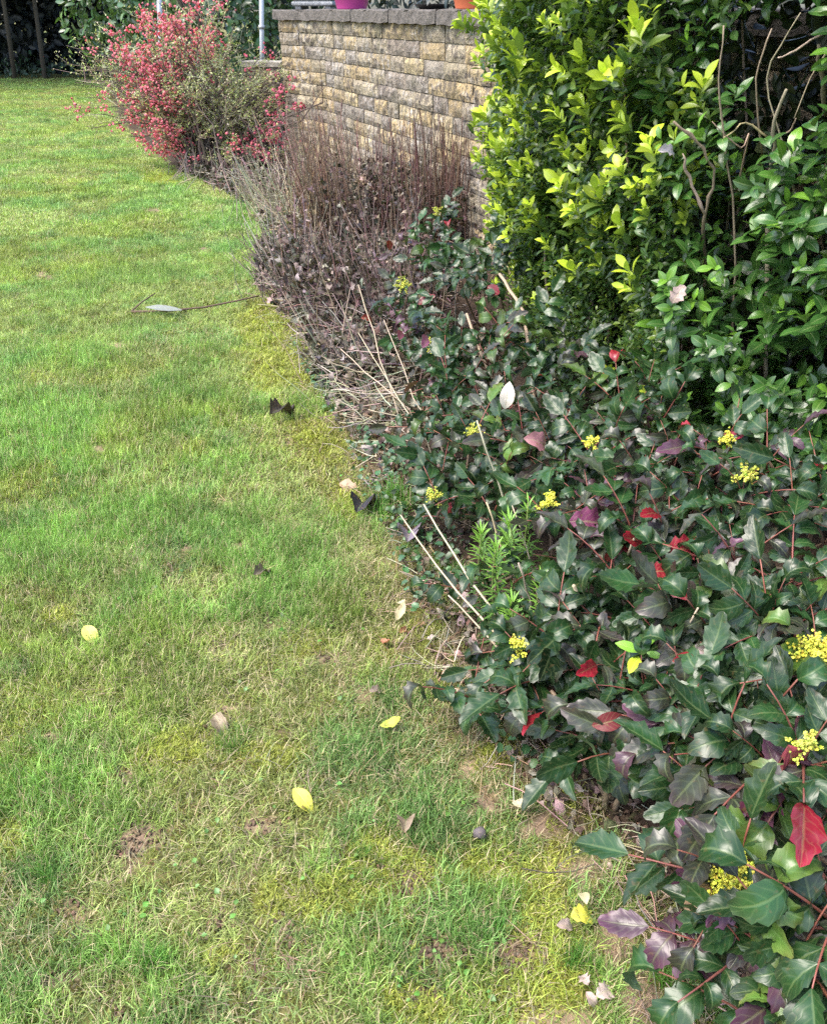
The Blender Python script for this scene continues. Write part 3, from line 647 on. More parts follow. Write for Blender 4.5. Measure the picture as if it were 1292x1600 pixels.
for (th_, lc_, s0_, s1_, n, d0_, d1_, nm_) in ((hb, loc, .05, S_SPLIT, 7000, .22, .5, 'inner_foliage'), (hr, loc2, S_SPLIT-.3, 5.2, 16000, .42, 1.0, 'inner_foliage')):
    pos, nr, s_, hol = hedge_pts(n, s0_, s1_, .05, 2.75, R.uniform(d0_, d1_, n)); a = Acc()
    a.add(LF_E[0], shift(frames(pos, rnd(n)+[0, 0, -.3], rnd(n)+nr*.6, R.uniform(.05, .085, n)), lc_), jc((.022, .032, .012), n, .3)); a.obj(nm_, M_far, th_, kind='stuff')  # dark brown: dead inner leaves with the hedge's inner shade put into their colour
def pl(Y, *pp): return [PY(x_, y_, Y+dy) for x_, y_, dy in pp]
branches(hr, loc2, [(pl(2.42, (1098, 560, .35), (1102, 420, .28), (1098, 340, .06), (1118, 275, 0), (1100, 232, -.02), (1052, 190, -.05)), .0095, .006),
    (pl(2.3, (1100, 335, .0), (1075, 275, -.02), (1066, 240, -.04)), .007, .004), (pl(2.4, (1195, 640, .1), (1200, 300, .1), (1205, 205, 0), (1228, 140, -.05)), .012, .006),
    (pl(2.45, (1200, 215, .0), (1165, 190, 0), (1130, 215, -.05)), .006, .003), (pl(2.45, (1205, 215, .0), (1235, 205, 0), (1243, 185, -.03)), .006, .003),
    (pl(2.3, (1292, 50, .1), (1240, 80, .0), (1215, 90, -.02)), .005, .003), (pl(2.3, (1310, 60, .1), (1275, 100, .0), (1240, 185, .0)), .004, .002),
    (pl(2.4, (1190, 240, .1), (1178, 120, 0), (1205, 45, -.05)), .005, .003), (pl(2.4, (1290, 180, .1), (1282, 110, 0), (1278, 70, -.03)), .010, .008),
    (pl(2.4, (1140, 600, .2), (1150, 350, .1), (1120, 150, 0), (1130, 40, -.05)), .006, .003), (pl(2.3, (1150, 300, .2), (1172, 200, .05), (1160, 235, 0), (1112, 190, -.05)), .004, .002),
    (pl(2.3, (1245, 330, .2), (1230, 250, .1), (1190, 120, .1), (1250, 20, 0)), .005, .003), (pl(2.5, (1290, 420, .2), (1270, 300, .1), (1292, 250, 0)), .007, .004)], col=(.34, .26, .19))

# ------------------------------------------------------------------ grape holly shrubs with spiny leaflets
def compound(seed):
    rr = np.random.default_rng(seed); npair = int(rr.integers(2, 4)); L = []; bend = rr.uniform(.2, .9)
    t = np.linspace(0, 1, 6); ang = .35 - bend*t; ys_ = np.r_[0, np.cumsum(np.cos(ang[:-1])/5)]; zs = np.r_[0, np.cumsum(np.sin(ang[:-1])/5)]
    rp = np.stack([rr.normal()*.05*t**2, ys_, zs], 1)
    for k in range(npair):
        q = .32+.62*k/npair; p = np.array([np.interp(q, t, rp[:, i]) for i in range(3)]); tang = nrm(np.array([0, 1, -bend*q+.25]))
        for s_ in (-1, 1):
            a_ = math.radians(rr.uniform(48, 72)); d = tang*math.cos(a_) + np.array([s_*math.sin(a_), 0, rr.normal()*.22-.05]); L.append((p, d, rr.uniform(.36, .56), np.array([-s_*.3+rr.normal()*.6, rr.normal()*.45, 1])))
    L.append((rp[-1], nrm(np.array([0, 1, .1-bend])), rr.uniform(.5, .6), np.array([rr.normal()*.5, 0, 1])))
    a = Acc(); tube(a, rp, np.linspace(.018, .008, 6), 4, (1, 1, 1)); M = np.concatenate([frames(p[None], d[None], u[None], s_) for p, d, s_, u in L])
    return a, M, [int(rr.integers(0, 7)) for _ in L]
CMP = [compound(400+i) for i in range(10)]
M_rach = plain('leaf_stalk', .5, .4, 60, .2, .2, .001)
RM = [c[0].mesh('leaf_stalk', M_rach) for c in CMP]
for t_ in LF_M: t_.c = np.clip(1 + np.clip((t_.uv[:, 1:]-.55)*1.6, 0, 1)*np.array([[.5, -.22, .35]]) + np.abs(t_.uv[:, :1]-.5)*np.array([[.5, -.15, .25]]), .2, 3)
me_M = templ_mesh(LF_M, 'leaflet', M_maho)
floret = join([(leaf(.7, 2, .3, -.6), frames([[0, 0, 0]], [[math.cos(k*1.2566), math.sin(k*1.2566), .55]], [0, 0, 1], .5), None) for k in range(5)])
def flower_cluster(acc, p, size, n, col):
    ax = nrm(rnd(14)*.75 + np.array([-.1, -.45, .8])); k = R.integers(0, 14, n); t = R.uniform(.1, 1, n)[:, None]**.8
    q = p + ax[k]*t*size + rnd(n)*size*.08; acc.add(floret, frames(q, nrm(ax[k]+rnd(n)*.5), rnd(n), R.uniform(.008, .013, n)), jc(col, n, .2))
DG = np.array([.013, .045, .011]); PU = np.array([.058, .034, .044]); RD = np.array([.17, .010, .018]); LG = np.array([.045, .10, .016])
def mahonia(base, tops, label, near=True, purple=.12, size=.19, stemless=False):
    th = thing('grape_holly', base, label, 'shrub', 'grape holly shrubs in the bed'); base = np.asarray(base, float)
    for top in tops:
        top, opt = (top if isinstance(top, tuple) else (top, {}))
        a = Acc(); pp = curve(base + np.r_[R.normal(size=2)*.02, -.02], top, .12, 7, .012); tube(a, pp, np.linspace(.007, .0035, 7), 6, jc((.21, .15, .10), 1)[0]); a.obj('stem', M_bark, th, loc=base)
        lean = opt.get('lean', np.array([-.25, -.35, 1.0])) + rnd(1)[0]*.15; lean = nrm(lean); K = opt.get('k', int(R.integers(5, 9)))
        u = nrm(np.cross(lean, [.3, 1, .1])); v = np.cross(lean, u); sz = opt.get('size', size); pb = opt.get('purple', purple)*.36
        for j in range(K):
            az = j*2.4 + R.normal()*.25; el = math.radians(R.uniform(-5, 30) + 42*(j/K)); d = lean*math.sin(el) + (u*math.cos(az)+v*math.sin(az))*math.cos(el)
            ci = int(R.integers(0, 10)); ra, LM, lv = CMP[ci]; Mr = frames((top - lean*.05*(1-j/K))[None], d[None], lean[None]+rnd(1)*.2, sz*R.uniform(.62, 1.12))[0]
            isp = R.random() < pb; bc_ = PU*R.uniform(.75, 1.4) if isp else (LG if R.random() < .06 else DG*.6+.4*PU if R.random() < .12 else DG)*R.uniform(.65, 1.35)
            if near:
                st_o = link('leaf_stalk', RM[ci], th, shift(Mr[None], base)[0], jc((.20, .07, .05), 1)[0])
                for m_, v_ in zip(LM, lv):
                    c_ = bc_*(1+R.normal()*.2)
                    if R.random() < .008 + .02*isp: c_ = RD*R.uniform(.6, 1.2)
                    elif R.random() < .07: c_ = c_*.6 + PU*.4
                    link('leaflet', me_M[v_], st_o, m_, np.clip(c_, .004, .9))
            else:
                a = Acc()
                for m_, v_ in zip(LM, lv):
                    c_ = bc_*(1+R.normal()*.2)
                    if R.random() < .012: c_ = RD*R.uniform(.6, 1.2)
                    a.add(LF_M[v_], m_[None], [np.clip(c_, .004, .9)])
                a.obj('leaf', M_maho, th).matrix_local = Matrix(shift(Mr[None], base)[0].tolist())
        if 'fl' in opt:
            fs, fn, fc = opt['fl']; a = Acc(); flower_cluster(a, top+lean*.055, fs*1.2, int(fn*3.2), fc); a.obj('flower_cluster', M_yel, th, loc=base)
    return th
YB, YG = (.74, .72, .10), (.56, .58, .10)
def tp(px, py, z): return G(px, py, z)
# canopy height of the holly grows from the bed's edge towards the hedge
MH = [ # base px,py ; whorl tops (px, py, height, options); label
 ((1150,1640), [(1150,1375,.30,dict(fl=(.046,260,YB),k=8)),(1160,1485,.26,dict(purple=.9,k=6)),(1250,1500,.30,{}),(1225,1590,.2,dict(purple=.3))], 'grape holly at the near bed corner with a dense yellow flower head and purple leaves'),
 ((1330,1450), [(1190,1250,.34,dict(purple=.55)),(1270,1330,.36,dict(purple=.3)),(1130,1275,.27,{}),(1300,1440,.36,{})], 'grape holly behind the nearest yellow flower head with glossy green and plum leaves'),
 ((1340,1230), [(1275,1045,.46,dict(fl=(.045,260,YB))),(1255,1190,.42,dict(fl=(.025,60,YG))),(1180,1130,.38,{}),(1110,1080,.36,{})], 'grape holly at the edge of the view with the biggest bright yellow flower head'),
 ((960,1260), [(925,1150,.16,dict(k=5)),(985,1175,.2,dict(k=5)),(890,1105,.18,dict(k=4)),(960,1120,.24,dict(purple=.3))], 'low dark green grape holly above the bare soil corner of the bed'),
 ((790,1130), [(735,1085,.10,dict(k=4,purple=.9)),(815,1030,.22,dict(fl=(.028,75,YB),k=6)),(850,1060,.2,dict(k=6,purple=.3))], 'grape holly whose drooping purple grey leaves reach out over the lawn edge'),
 ((1060,1200), [(1010,1085,.30,{}),(1060,1010,.38,{}),(950,1040,.3,{}),(1070,1130,.33,dict(purple=.5))], 'grape holly with a red blotched leaf below the pale green sprig'),
 ((1260,1030), [(1150,880,.5,{}),(1240,900,.52,{}),(1100,950,.42,{}),(1200,980,.48,{})], 'grape holly of broad dark leaves between the two biggest flower heads and the hedge'),
 ((1050,970), [(1040,860,.42,{}),(960,900,.38,{}),(990,830,.42,{}),(1080,800,.46,{})], 'grape holly with two scarlet leaves in the middle of the bed'),
 ((890,950), [(862,815,.34,dict(fl=(.030,110,YB),purple=.5)),(920,790,.38,dict(purple=.4)),(900,860,.3,dict(k=5))], 'grape holly with a yellow flower head next to a bright red leaf'),
 ((740,950), [(730,905,.16,dict(k=2)),(800,900,.22,dict(k=3,purple=.4))], 'small grape holly among the pale dry stalks'),
 ((1250,880), [(1160,770,.55,dict(fl=(.025,50,YG))),(1240,790,.56,{}),(1290,740,.6,{}),(1200,720,.58,{})], 'grape holly pressed against the foot of the dark glossy shrub'),
 ((1080,830), [(1135,710,.52,dict(fl=(.020,60,YB))),(1050,720,.48,{}),(1000,740,.46,{}),(1110,740,.5,{})], 'grape holly with a small yellow flower on a bare brown stem'),
 ((930,810), [(928,715,.40,dict(fl=(.020,60,YB))),(880,740,.36,{}),(860,690,.38,{}),(960,680,.44,{})], 'grape holly with a loose yellow flower below the hedge'),
 ((1020,700), [(970,640,.46,dict(purple=.3)),(1030,660,.48,{}),(1010,610,.52,dict(purple=.3)),(900,650,.42,{})], 'grape holly with pale grey topmost leaves against the hedge'),
 ((720,830), [(690,795,.16,dict(fl=(.028,70,YG),k=3)),(735,695,.34,dict(fl=(.028,70,YG),k=6)),(690,735,.22,dict(purple=.6,k=4)),(790,740,.28,dict(k=5))], 'grape holly with two greenish yellow flower heads at the middle of the bed edge'),
 ((800,760), [(800,720,.3,{}),(820,700,.34,{}),(780,680,.34,{})], 'grape holly beneath the pink fallen leaf'),
 ((680,680), [(660,655,.2,dict(purple=.5,k=4)),(700,620,.32,dict(k=6)),(700,665,.26,dict(k=5))], 'grape holly with lilac tinted leaves beside the tangle of dry stems'),
 ((770,640), [(760,560,.42,{}),(700,590,.34,{}),(790,520,.46,{}),(720,545,.38,{})], 'grape holly around the forked bare woody stem'),
 ((680,570), [(635,465,.42,dict(fl=(.035,80,YG),k=6)),(660,510,.36,dict(purple=.4)),(683,550,.34,dict(fl=(.03,60,YG))),(640,530,.3,dict(purple=.3))], 'grape holly with a yellow flower spray and red leaves beside the dead stems'),
 ((860,600), [(840,520,.46,{}),(870,590,.42,{}),(830,570,.4,{}),(900,560,.44,{})], 'grape holly in the dark gap under the small-leaved hedge'),
 ((790,520), [(770,430,.5,{}),(720,440,.44,{}),(800,400,.55,{}),(770,385,.55,{})], 'grape holly at the far foot of the hedge with pale shining leaves'),
 ((700,470), [(690,350,.52,dict(fl=(.035,70,YG))),(640,380,.46,dict(purple=.9)),(710,390,.48,{}),(680,410,.42,{})], 'farthest grape holly with lilac leaves amid the brown stems'),
 ((1000,1100), [(1010,960,.34,{}),(940,975,.3,dict(purple=.3)),(870,1000,.26,{}),(1060,920,.4,{})], 'grape holly behind the pale green sprig'),
 ((1150,1350), [(1130,1180,.34,dict(purple=.5)),(1060,1180,.26,dict(k=5)),(1200,1190,.38,{})], 'grape holly with a crimson tipped hanging leaf'),
 ((760,800), [(750,770,.2,dict(k=5)),(770,800,.22,dict(k=5)),(720,770,.14,dict(k=4))], 'low grape holly just behind the feathery green spurge'),
 ((760,720), [(750,650,.3,dict(k=6)),(790,640,.34,dict(k=6)),(735,600,.34,dict(k=5,purple=.4))], 'grape holly around the foot of the bare woody stems'),
 ((1180,1080), [(1120,1000,.4,{}),(1180,1050,.42,{}),(1230,980,.46,{})], 'grape holly with a crinkled grey pink leaf among green ones'),
]
for (bp_, tops, lab) in MH:
    assert len(lab.split()) <= 16, lab
    b_ = G(*bp_); b_[2] = bedz(b_[0], b_[1]); T_ = [(tp(x_, y_, z_), o_) for x_, y_, z_, o_ in tops]
    dist = b_[1]; mahonia(b_, T_, lab, near=dist < 3.4, size=.172 if dist < 1.6 else .155)

def single(name, p, d, up, s, t, m, col, label, cat, group=None, width=1.0):
    o = link(name, Acc().add(t).mesh(name, m), None, frames([p], [d], [up], np.array([[s*width, s, s]]))[0], col); return tag(o, label, cat, group)
# ------------------------------------------------------------------ flowering quince
qb = G(320, 262); quince = thing('flowering_quince', qb, 'wide twiggy shrub covered in pink red blossom at the far end of the bed', 'shrub')
br = Acc(); fl = []; lv = []; fc = []
for i in range(230):
    az = R.uniform(0, 6.283); rr_ = math.sqrt(R.random()); L0 = R.uniform(.5, 1.0)
    b_ = qb + np.array([R.normal()*.35+.12, R.normal()*.3, 0]); b_[0] = max(b_[0], xb(b_[1:2])[0]+.15); ex = math.cos(az)*(1.32 if math.cos(az) < 0 else 1.95)*rr_ + .02; ey = math.sin(az)*.95*rr_
    right = ex > .5
    top = (1.62 if not right else 1.22)*(1-.38*rr_**2)*R.uniform(.6, 1.08); e = qb + np.array([ex, ey, max(top*(1 if R.random() < .6 else R.uniform(.1, 1)), .08 if ex > -.5 else .42)])
    pp = curve(b_, e, .0, 8, .018, sag=[-ex*.12, -ey*.12, .12]); c_ = jc((.24, .19, .14) if R.random() < .6 else (.42, .40, .27), 1, .2)[0]
    tube(br, pp, np.linspace(.0075, .0028, 8), 4, jc((.11, .085, .07), 1, .2)[0], cap=False)
    for k in range(11):
        t_ = R.uniform(.25, 1); i_ = t_*7; q = pp[int(i_)] if i_ >= 7 else pp[int(i_)]*(1-i_ % 1)+pp[int(i_)+1]*(i_ % 1)
        dd = nrm(np.array([ex, ey, .8])+rnd(1)[0]*.9); e2 = q + dd*R.uniform(.08, .28); tube(br, [q, (q+e2)/2+rnd(1)[0]*.01, e2], [.0032, .0026, .0018], 3, c_, cap=False)
        # blossom is dense on the lawn side, sparse towards the wall
        dens = .66 if ex < .1 else .34
        if R.random() < dens*2.1*sm(.46, .58, fbm(q[0]+q[2]*.7, q[2]*1.3+q[1]*.4, .35, 210)):
            cc = e2 if R.random() < .5 else q; m_ = int(R.integers(4, 13))
            for _ in range(m_): fl.append(cc+rnd(1)[0]*.035)
            fc += [jc((.68, .115, .15) if ex < .6 else (.45, .05, .10), 1, .2)[0]*R.uniform(.85, 1.2) + (.10, .09, .09) for _ in range(m_)]
        for _ in range(9): u_ = R.random(); lv.append(q+(e2-q)*u_+rnd(1)[0]*.012)
br.obj('branches', M_bark, quince, loc=qb, kind='stuff')
fl = np.array(fl); fc = np.array(fc); a = Acc()
blossom = join([(leaf(.85, 2, .3, -.8, .6), frames([[0, 0, 0]], [[math.cos(k*1.2566), math.sin(k*1.2566), .5]], [0, 0, 1], .5), None) for k in range(5)])
a.add(blossom, frames(fl, rnd(len(fl))+[0, -.6, .3], rnd(len(fl)), R.uniform(.040, .064, len(fl))), np.clip(fc, 0, .9)); a.obj('blossom', M_petal, quince, loc=qb, kind='stuff')
lv = np.array(lv); a = Acc(); n = len(lv); lc = np.where((R.random(n) < .6)[:, None], jc((.46, .52, .18), n), jc((.55, .48, .32), n))
a.add(leaf(.5, 2, .4, .3), frames(lv, rnd(n)+[0, 0, .6], rnd(n), R.uniform(.014, .032, n)), lc); a.obj('young_leaves', M_hedge, quince, loc=qb, kind='stuff')
# one arching red-flowered branch in front of the wall
for k, (p0, p1, p2) in enumerate((((430, 190), (505, 160), (500, 95)), ((420, 200), (470, 190), (512, 130)))):
    a = Acc(); pts = np.array([PY(*p0, 9.0), PY(*p1, 8.7), PY(*p2, 8.7)]); tube(a, pts, [.009, .007, .003], 5, (.10, .07, .06)); a.obj('branch', M_bark, quince, loc=qb)

# ------------------------------------------------------------------ dried perennials
def stemclump(px, py, label, n, h0, h1, rad, lean, col, dead=300, dcol=(.10, .075, .07), w=.0028, tilt=.25, n2=0, lz=.35):
    b_ = G(px, py); b_[2] = bedz(b_[0], b_[1]); th = thing('dried_perennial', b_, label, 'plant', 'dried perennials in the bed'); a = Acc()
    for i in range(n):
        q = b_ + np.array([R.normal()*rad, R.normal()*rad, -.01]); h = R.uniform(h0, h1)*1.12; d = nrm(np.array(lean)+np.array([R.normal()*tilt, R.normal()*tilt, 1.0])); e = q + d*h; e[0] = max(e[0], xb(np.clip(e[1:2], 1, 20))[0]-.12-abs(R.normal())*.06)
        tube(a, curve(q, e, .05, 5, .012), np.linspace(w, w*.5, 5)*R.uniform(.7, 1.4), 4, jc(col, 1, .28)[0], cap=False)
        if R.random() < .5:
            t_ = R.uniform(.4, .95); s0 = q+(e-q)*t_; tube(a, [s0, s0+nrm(d+rnd(1)[0]*.6)*R.uniform(.04, .15)], [w*.5, w*.25], 3, jc(col, 1, .28)[0], cap=False)
    for i in range(n2):                                       # broken, prostrate stalks
        q = b_ + np.array([R.normal()*rad*1.7, R.normal()*rad*1.7, R.uniform(.0, .16)]); az = R.normal()*.9 + math.pi; e = q + np.array([math.cos(az), math.sin(az)*.8, R.normal()*.18])*R.uniform(.08, .30); e[2] = max(e[2], .01); e[0] = max(e[0], xb(e[1:2])[0]-abs(R.normal())*.05); q[0] = max(q[0], xb(q[1:2])[0]+.02)
        tube(a, curve(q, e, .08, 5, .015), np.linspace(w*1.1, w*.6, 5), 4, jc(col, 1, .3)[0], cap=False)
    a.obj('stems', M_stem, th, loc=b_, kind='stuff')
    if dead:
        q = b_ + np.stack([R.normal(size=dead)*rad*1.3, R.normal(size=dead)*rad*1.3, R.random(dead)**1.2*lz], 1); q[:, 0] = np.maximum(q[:, 0], xb(np.clip(q[:, 1], 1, 20))-.03+abs(R.normal(size=dead))*.05); a = Acc(); dc = jc(dcol, dead, .35); lt = R.random(dead) < .2; dc[lt] = jc((.27, .22, .20), int(lt.sum()), .2)
        var = R.integers(0, 4, dead); Mx = frames(q, rnd(dead)+[0, 0, -.4], rnd(dead), R.uniform(.03, .075, dead))
        for v_ in range(4): a.add(LF_D[v_], Mx[var == v_], dc[var == v_])
        a.obj('dry_leaves', M_dead, th, loc=b_, kind='stuff')
ST1, ST2, ST3 = (.20, .145, .12), (.29, .235, .195), (.38, .34, .23)
stemclump(690, 395, 'tall stiff brown dead stems standing against the stone wall beside the hedge', 170, .45, .88, .17, (0, 0, 0), (.13, .08, .06), 700, (.075, .052, .05), .0036, .08, 20, .45)
stemclump(600, 375, 'dark clump of dead stems with shrivelled brown leaves in front of the wall', 150, .35, .78, .20, (0, 0, 0), (.17, .11, .09), 1300, (.075, .052, .05), .0034, .15, 30, .55)
stemclump(510, 385, 'clump of fanned reddish brown stems in front of the wall', 110, .45, .85, .10, (-.10, 0, 0), (.20, .125, .09), 320, dcol=(.12, .08, .07), w=.0032, tilt=.14, n2=20)
stemclump(520, 300, 'sparse brown stems at the far foot of the stone wall', 120, .4, .8, .22, (-.15, 0, 0), (.27, .19, .15), 120, w=.003, tilt=.2, n2=20)
stemclump(440, 345, 'pale straw coloured stems leaning out over the lawn edge', 120, .25, .6, .14, (-.35, -.05, 0), ST3, 60, dcol=(.25, .22, .16), w=.0024, tilt=.35, n2=60, lz=.1)
stemclump(480, 465, 'tangled heap of greyish broken stalks spilling onto the lawn', 130, .20, .55, .13, (-.35, -.1, 0), ST2, 850, (.085, .062, .056), .003, .42, 170, .34)
stemclump(560, 500, 'flattened mass of grey brown stems and curled leaves', 110, .18, .5, .16, (-.25, -.05, 0), ST1, 900, (.09, .066, .06), .003, .42, 150, .34)
stemclump(560, 590, 'thin pale stalks lying over dead leaves near the middle of the bed', 60, .15, .4, .13, (-.4, .1, 0), (.30, .25, .20), 520, (.10, .08, .07), .0026, .4, 130, .2)
stemclump(640, 520, 'brown leafless stems beside the far grape hollies', 60, .25, .55, .13, (-.1, 0, 0), ST1, 330, (.10, .075, .07), .0028, .3, 80, .3)
stemclump(425, 430, 'small dark withered stump of stems at the lawn edge', 30, .10, .30, .06, (-.1, 0, 0), (.09, .07, .06), 200, (.055, .045, .045), .004, .35, 60, .22)
stemclump(620, 660, 'wisps of fine grey stems where the bed narrows', 60, .06, .22, .14, (-.4, 0, 0), (.36, .31, .22), 160, (.22, .19, .15), .0018, .6, 120, .06)

stemclump(615, 430, 'short broken stems over brown leaf litter between the upright clumps', 70, .2, .5, .15, (-.1, 0, 0), ST1, 800, (.12, .09, .08), .0028, .35, 90, .22)
stemclump(640, 470, 'brown leaf heap with short stems beside the farthest grape holly', 30, .1, .4, .12, (-.1, 0, 0), ST2, 380, (.12, .09, .08), .0026, .35, 70, .2)
stemclump(400, 300, 'low dead stems and dark litter between the blossoming shrub and the wall', 60, .08, .35, .22, (-.1, 0, 0), ST2, 520, (.08, .065, .055), .003, .4, 90, .12)
stemclump(330, 278, 'dark litter and short stems under the blossoming shrub', 50, .08, .3, .28, (-.1, 0, 0), ST2, 600, (.06, .05, .04), .003, .4, 60, .12)

# long pale stalks lying across the bed
SK = [((822, 855), (745, 657), .42, .0042), ((800, 1000), (662, 788), .22, .0038), ((790, 1008), (626, 805), .16, .0032), ((780, 1015), (700, 930), .12, .003), ((955, 915), (990, 842), .40, .0045),
      ((830, 975), (810, 880), .26, .004), ((960, 1000), (896, 915), .30, .007), ((880, 975), (872, 905), .30, .004), ((945, 990), (905, 905), .28, .0035), ((640, 640), (532, 545), .16, .003), ((668, 690), (560, 520), .24, .003),
      ((690, 700), (600, 500), .30, .003), ((655, 660), (575, 640), .08, .003), ((800, 900), (760, 785), .25, .004), ((845, 960), (800, 790), .30, .0025), ((1000, 1080), (1090, 950), .42, .003), ((620, 640), (560, 445), .35, .003)]
SLAB = ['straight pale stalk standing up above the feathery green spurge', 'long pale stalk leaning from the holly towards the lawn, upper of the pair', 'long pale stalk leaning from the holly towards the lawn, lower and outermost', 'short pale stalk beneath the leaning pair',
        'pale forked looking stalk between purple leaves and the scarlet leaves', 'pale stalk rising among the drooping holly leaves', 'thick woody pale stalk lying below the dark holly leaves', 'upright straw stalk among the spurge plants',
        'thin straw stalk next to the upright one', 'thin pale stalk lying at the lawn edge of the dry tangle', 'long thin pale stalk crossing the dry tangle', 'long thin pale stalk crossing the dry tangle nearest the holly', 'short grey stalk lying almost flat',
        'pale stalk behind the spurge', 'very thin stalk arching over the spurge', 'thin stalk leaning behind the pale green sprig', 'tall thin stalk at the edge of the dry tangle']
for (b0, t0, h, r_), lab in zip(SK, SLAB):
    b_ = G(*b0, .12); e = G(*t0, h+.10); root = b_*[1, 1, 0]+[.03, .02, 0]; a = Acc(); tube(a, np.vstack([root, curve(b_, e, .03, 6, .006)]), np.linspace(r_, r_*.6, 7), 6, jc((.47, .38, .27), 1, .1)[0]); a.obj('dry_stalk', M_stem, loc=root, label=lab, cat='stalk', group='dry stalks in the bed')
# bare woody stems
BW = [([(838, 662, .25), (830, 590, .38), (822, 510, .50), (815, 480, .55), (780, 428, .62)], .0085, 'bare pale forked woody stem standing in front of the small-leaved hedge'),
      ([(800, 640, .22), (768, 590, .34), (745, 540, .42), (728, 490, .5)], .0075, 'bare brown woody stem leaning beside the forked one'),
      ([(1160, 770, .46), (1145, 745, .5), (1134, 718, .54)], .006, 'stout brown stem carrying a small yellow flower'),
      ([(1000, 1230, .03), (955, 1185, .1), (905, 1120, .16), (860, 1080, .2)], .006, 'bare brown stem creeping over the soil under the low holly'),
      ([(1085, 1225, .05), (1060, 1170, .15), (1050, 1110, .22)], .007, 'twisted bare root like stem in the gap between hollies')]
for pts, r_, lab in BW:
    q = np.array([G(*p) for p in pts]); g0 = q[0].copy()
    if pts[0][2] > .2: g0[2] = 0; q = np.vstack([g0+[0.03, .02, -.02], q])
    k = len(q); tt = np.linspace(0, k-1, (k-1)*4+1); q = np.stack([np.interp(tt, np.arange(k), q[:, i]) for i in range(3)], 1); q[1:-1] = (q[:-2]+2*q[1:-1]+q[2:])/4; q += rnd(len(q))*.0015
    a = Acc(); tube(a, q, np.linspace(r_, r_*.7, len(q)), 7, (.36, .27, .19)); a.obj('woody_stem', M_bark, loc=q[0], label=lab, cat='stem')

# ------------------------------------------------------------------ spurge plants, young sprig, grass tussocks
lf_s = leaf(.13, 3, .3, .3)
for k, (px, py, z, ps, lab) in enumerate([(752, 832, .28, .9, 'feathery bright green spurge with the brightest tip, nearest the lawn'), (795, 812, .34, 1.0, 'feathery green spurge just behind the brightest one'), (775, 855, .30, .9, 'feathery green spurge between the two taller ones'),
        (825, 785, .36, .8, 'darker feathery spurge beside the yellow flower head'), (800, 940, .26, .9, 'low feathery spurge under the drooping holly leaves'), (845, 905, .30, .8, 'feathery spurge in the shade behind the straw stalks')]):
    top = G(px, py, z+.04); b_ = top*np.array([1, 1, 0]) + np.array([.03, .02, 0]); th = thing('spurge_plant', b_, lab, 'plant', 'spurge plants'); n = 110
    a = Acc(); tube(a, curve(b_, top, .05, 5), np.linspace(.003, .002, 5), 5, (.16, .20, .06)); a.obj('stem', M_stem, th, loc=b_)
    t_ = np.sort(R.random(n))**.7; ax = nrm(top-b_); q = b_ + (top-b_)*t_[:, None]; ang = np.arange(n)*2.4; rd = np.stack([np.cos(ang), np.sin(ang), np.zeros(n)], 1); el = (.1+.9*t_**3)[:, None]
    a = Acc(); a.add(lf_s, frames(q, rd*(1-el*.6)+ax*el, ax, .062*ps*(1.2-.5*t_)), (np.array([.055, .13, .03])*(1-t_[:, None]**2) + np.array([.22, .42, .06])*t_[:, None]**2)*(1+.1*R.normal(size=(n, 1)))); a.obj('leaves', M_hedge, th, loc=b_, kind='stuff')
b_ = G(1040, 1090); c0 = G(1002, 1020, .40); th = thing('young_sprig', b_, 'fresh light green sprig with four rounded leaves among dark hollies', 'plant')
a = Acc(); tube(a, [b_, G(1030, 1040, .3), c0], .0025, 5, (.2, .16, .08)); a.obj('stem', M_stem, th, loc=b_)
for (x_, y_, s_, c_) in ((1027, 970, .05, (.20, .42, .05)), (975, 1060, .052, (.42, .55, .04)), (985, 1012, .05, (.20, .40, .05)), (1035, 1025, .035, (.22, .42, .06))):
    d = G(x_, y_, .41)-c0; link('leaf', me_L[0], th, shift(frames([c0+d*.15], [d], [-.1, -.35, 1], s_*1.05), b_)[0], c_)
tus = instcoll('tussock_blade', [tuft(700+i, 40, .06, .13, .0016, .003, .03, .7, 1.4) for i in range(4)], M_grass)
TP = [(615,790,1.1),(640,785,1.0),(600,800,.9),(480,640,.7),(500,635,.6),(400,325,1.0),(912,1510,.5),(905,1500,.45),(360,1160,.5),(585,1340,.3),(655,880,.6),(700,905,.6),(725,960,.6),(760,1015,.5),(640,850,.5),(735,1450,.4),(1090,1570,.6),(1140,1590,.6),(1060,1540,.5),(230,1500,.5),(20,1230,.6),(55,1370,.5)]
q = np.array([G(a_+dx*14, b_+dy*8) for a_, b_, _ in TP for dx, dy in R.normal(size=(5, 2))]); sc_ = np.repeat([t_[2] for t_ in TP], 5)*R.uniform(.7, 1.1, len(q)); n = len(q)
scatter('grass_tussocks', tus, q+[0, 0, -.005], np.stack([R.normal(size=n)*.1, R.normal(size=n)*.1, R.uniform(0, 6.28, n)], 1), np.stack([sc_]*3, 1), R.integers(0, 4, n), jc((.085, .20, .03), n, .2), np.full(n, .12), kind='stuff')

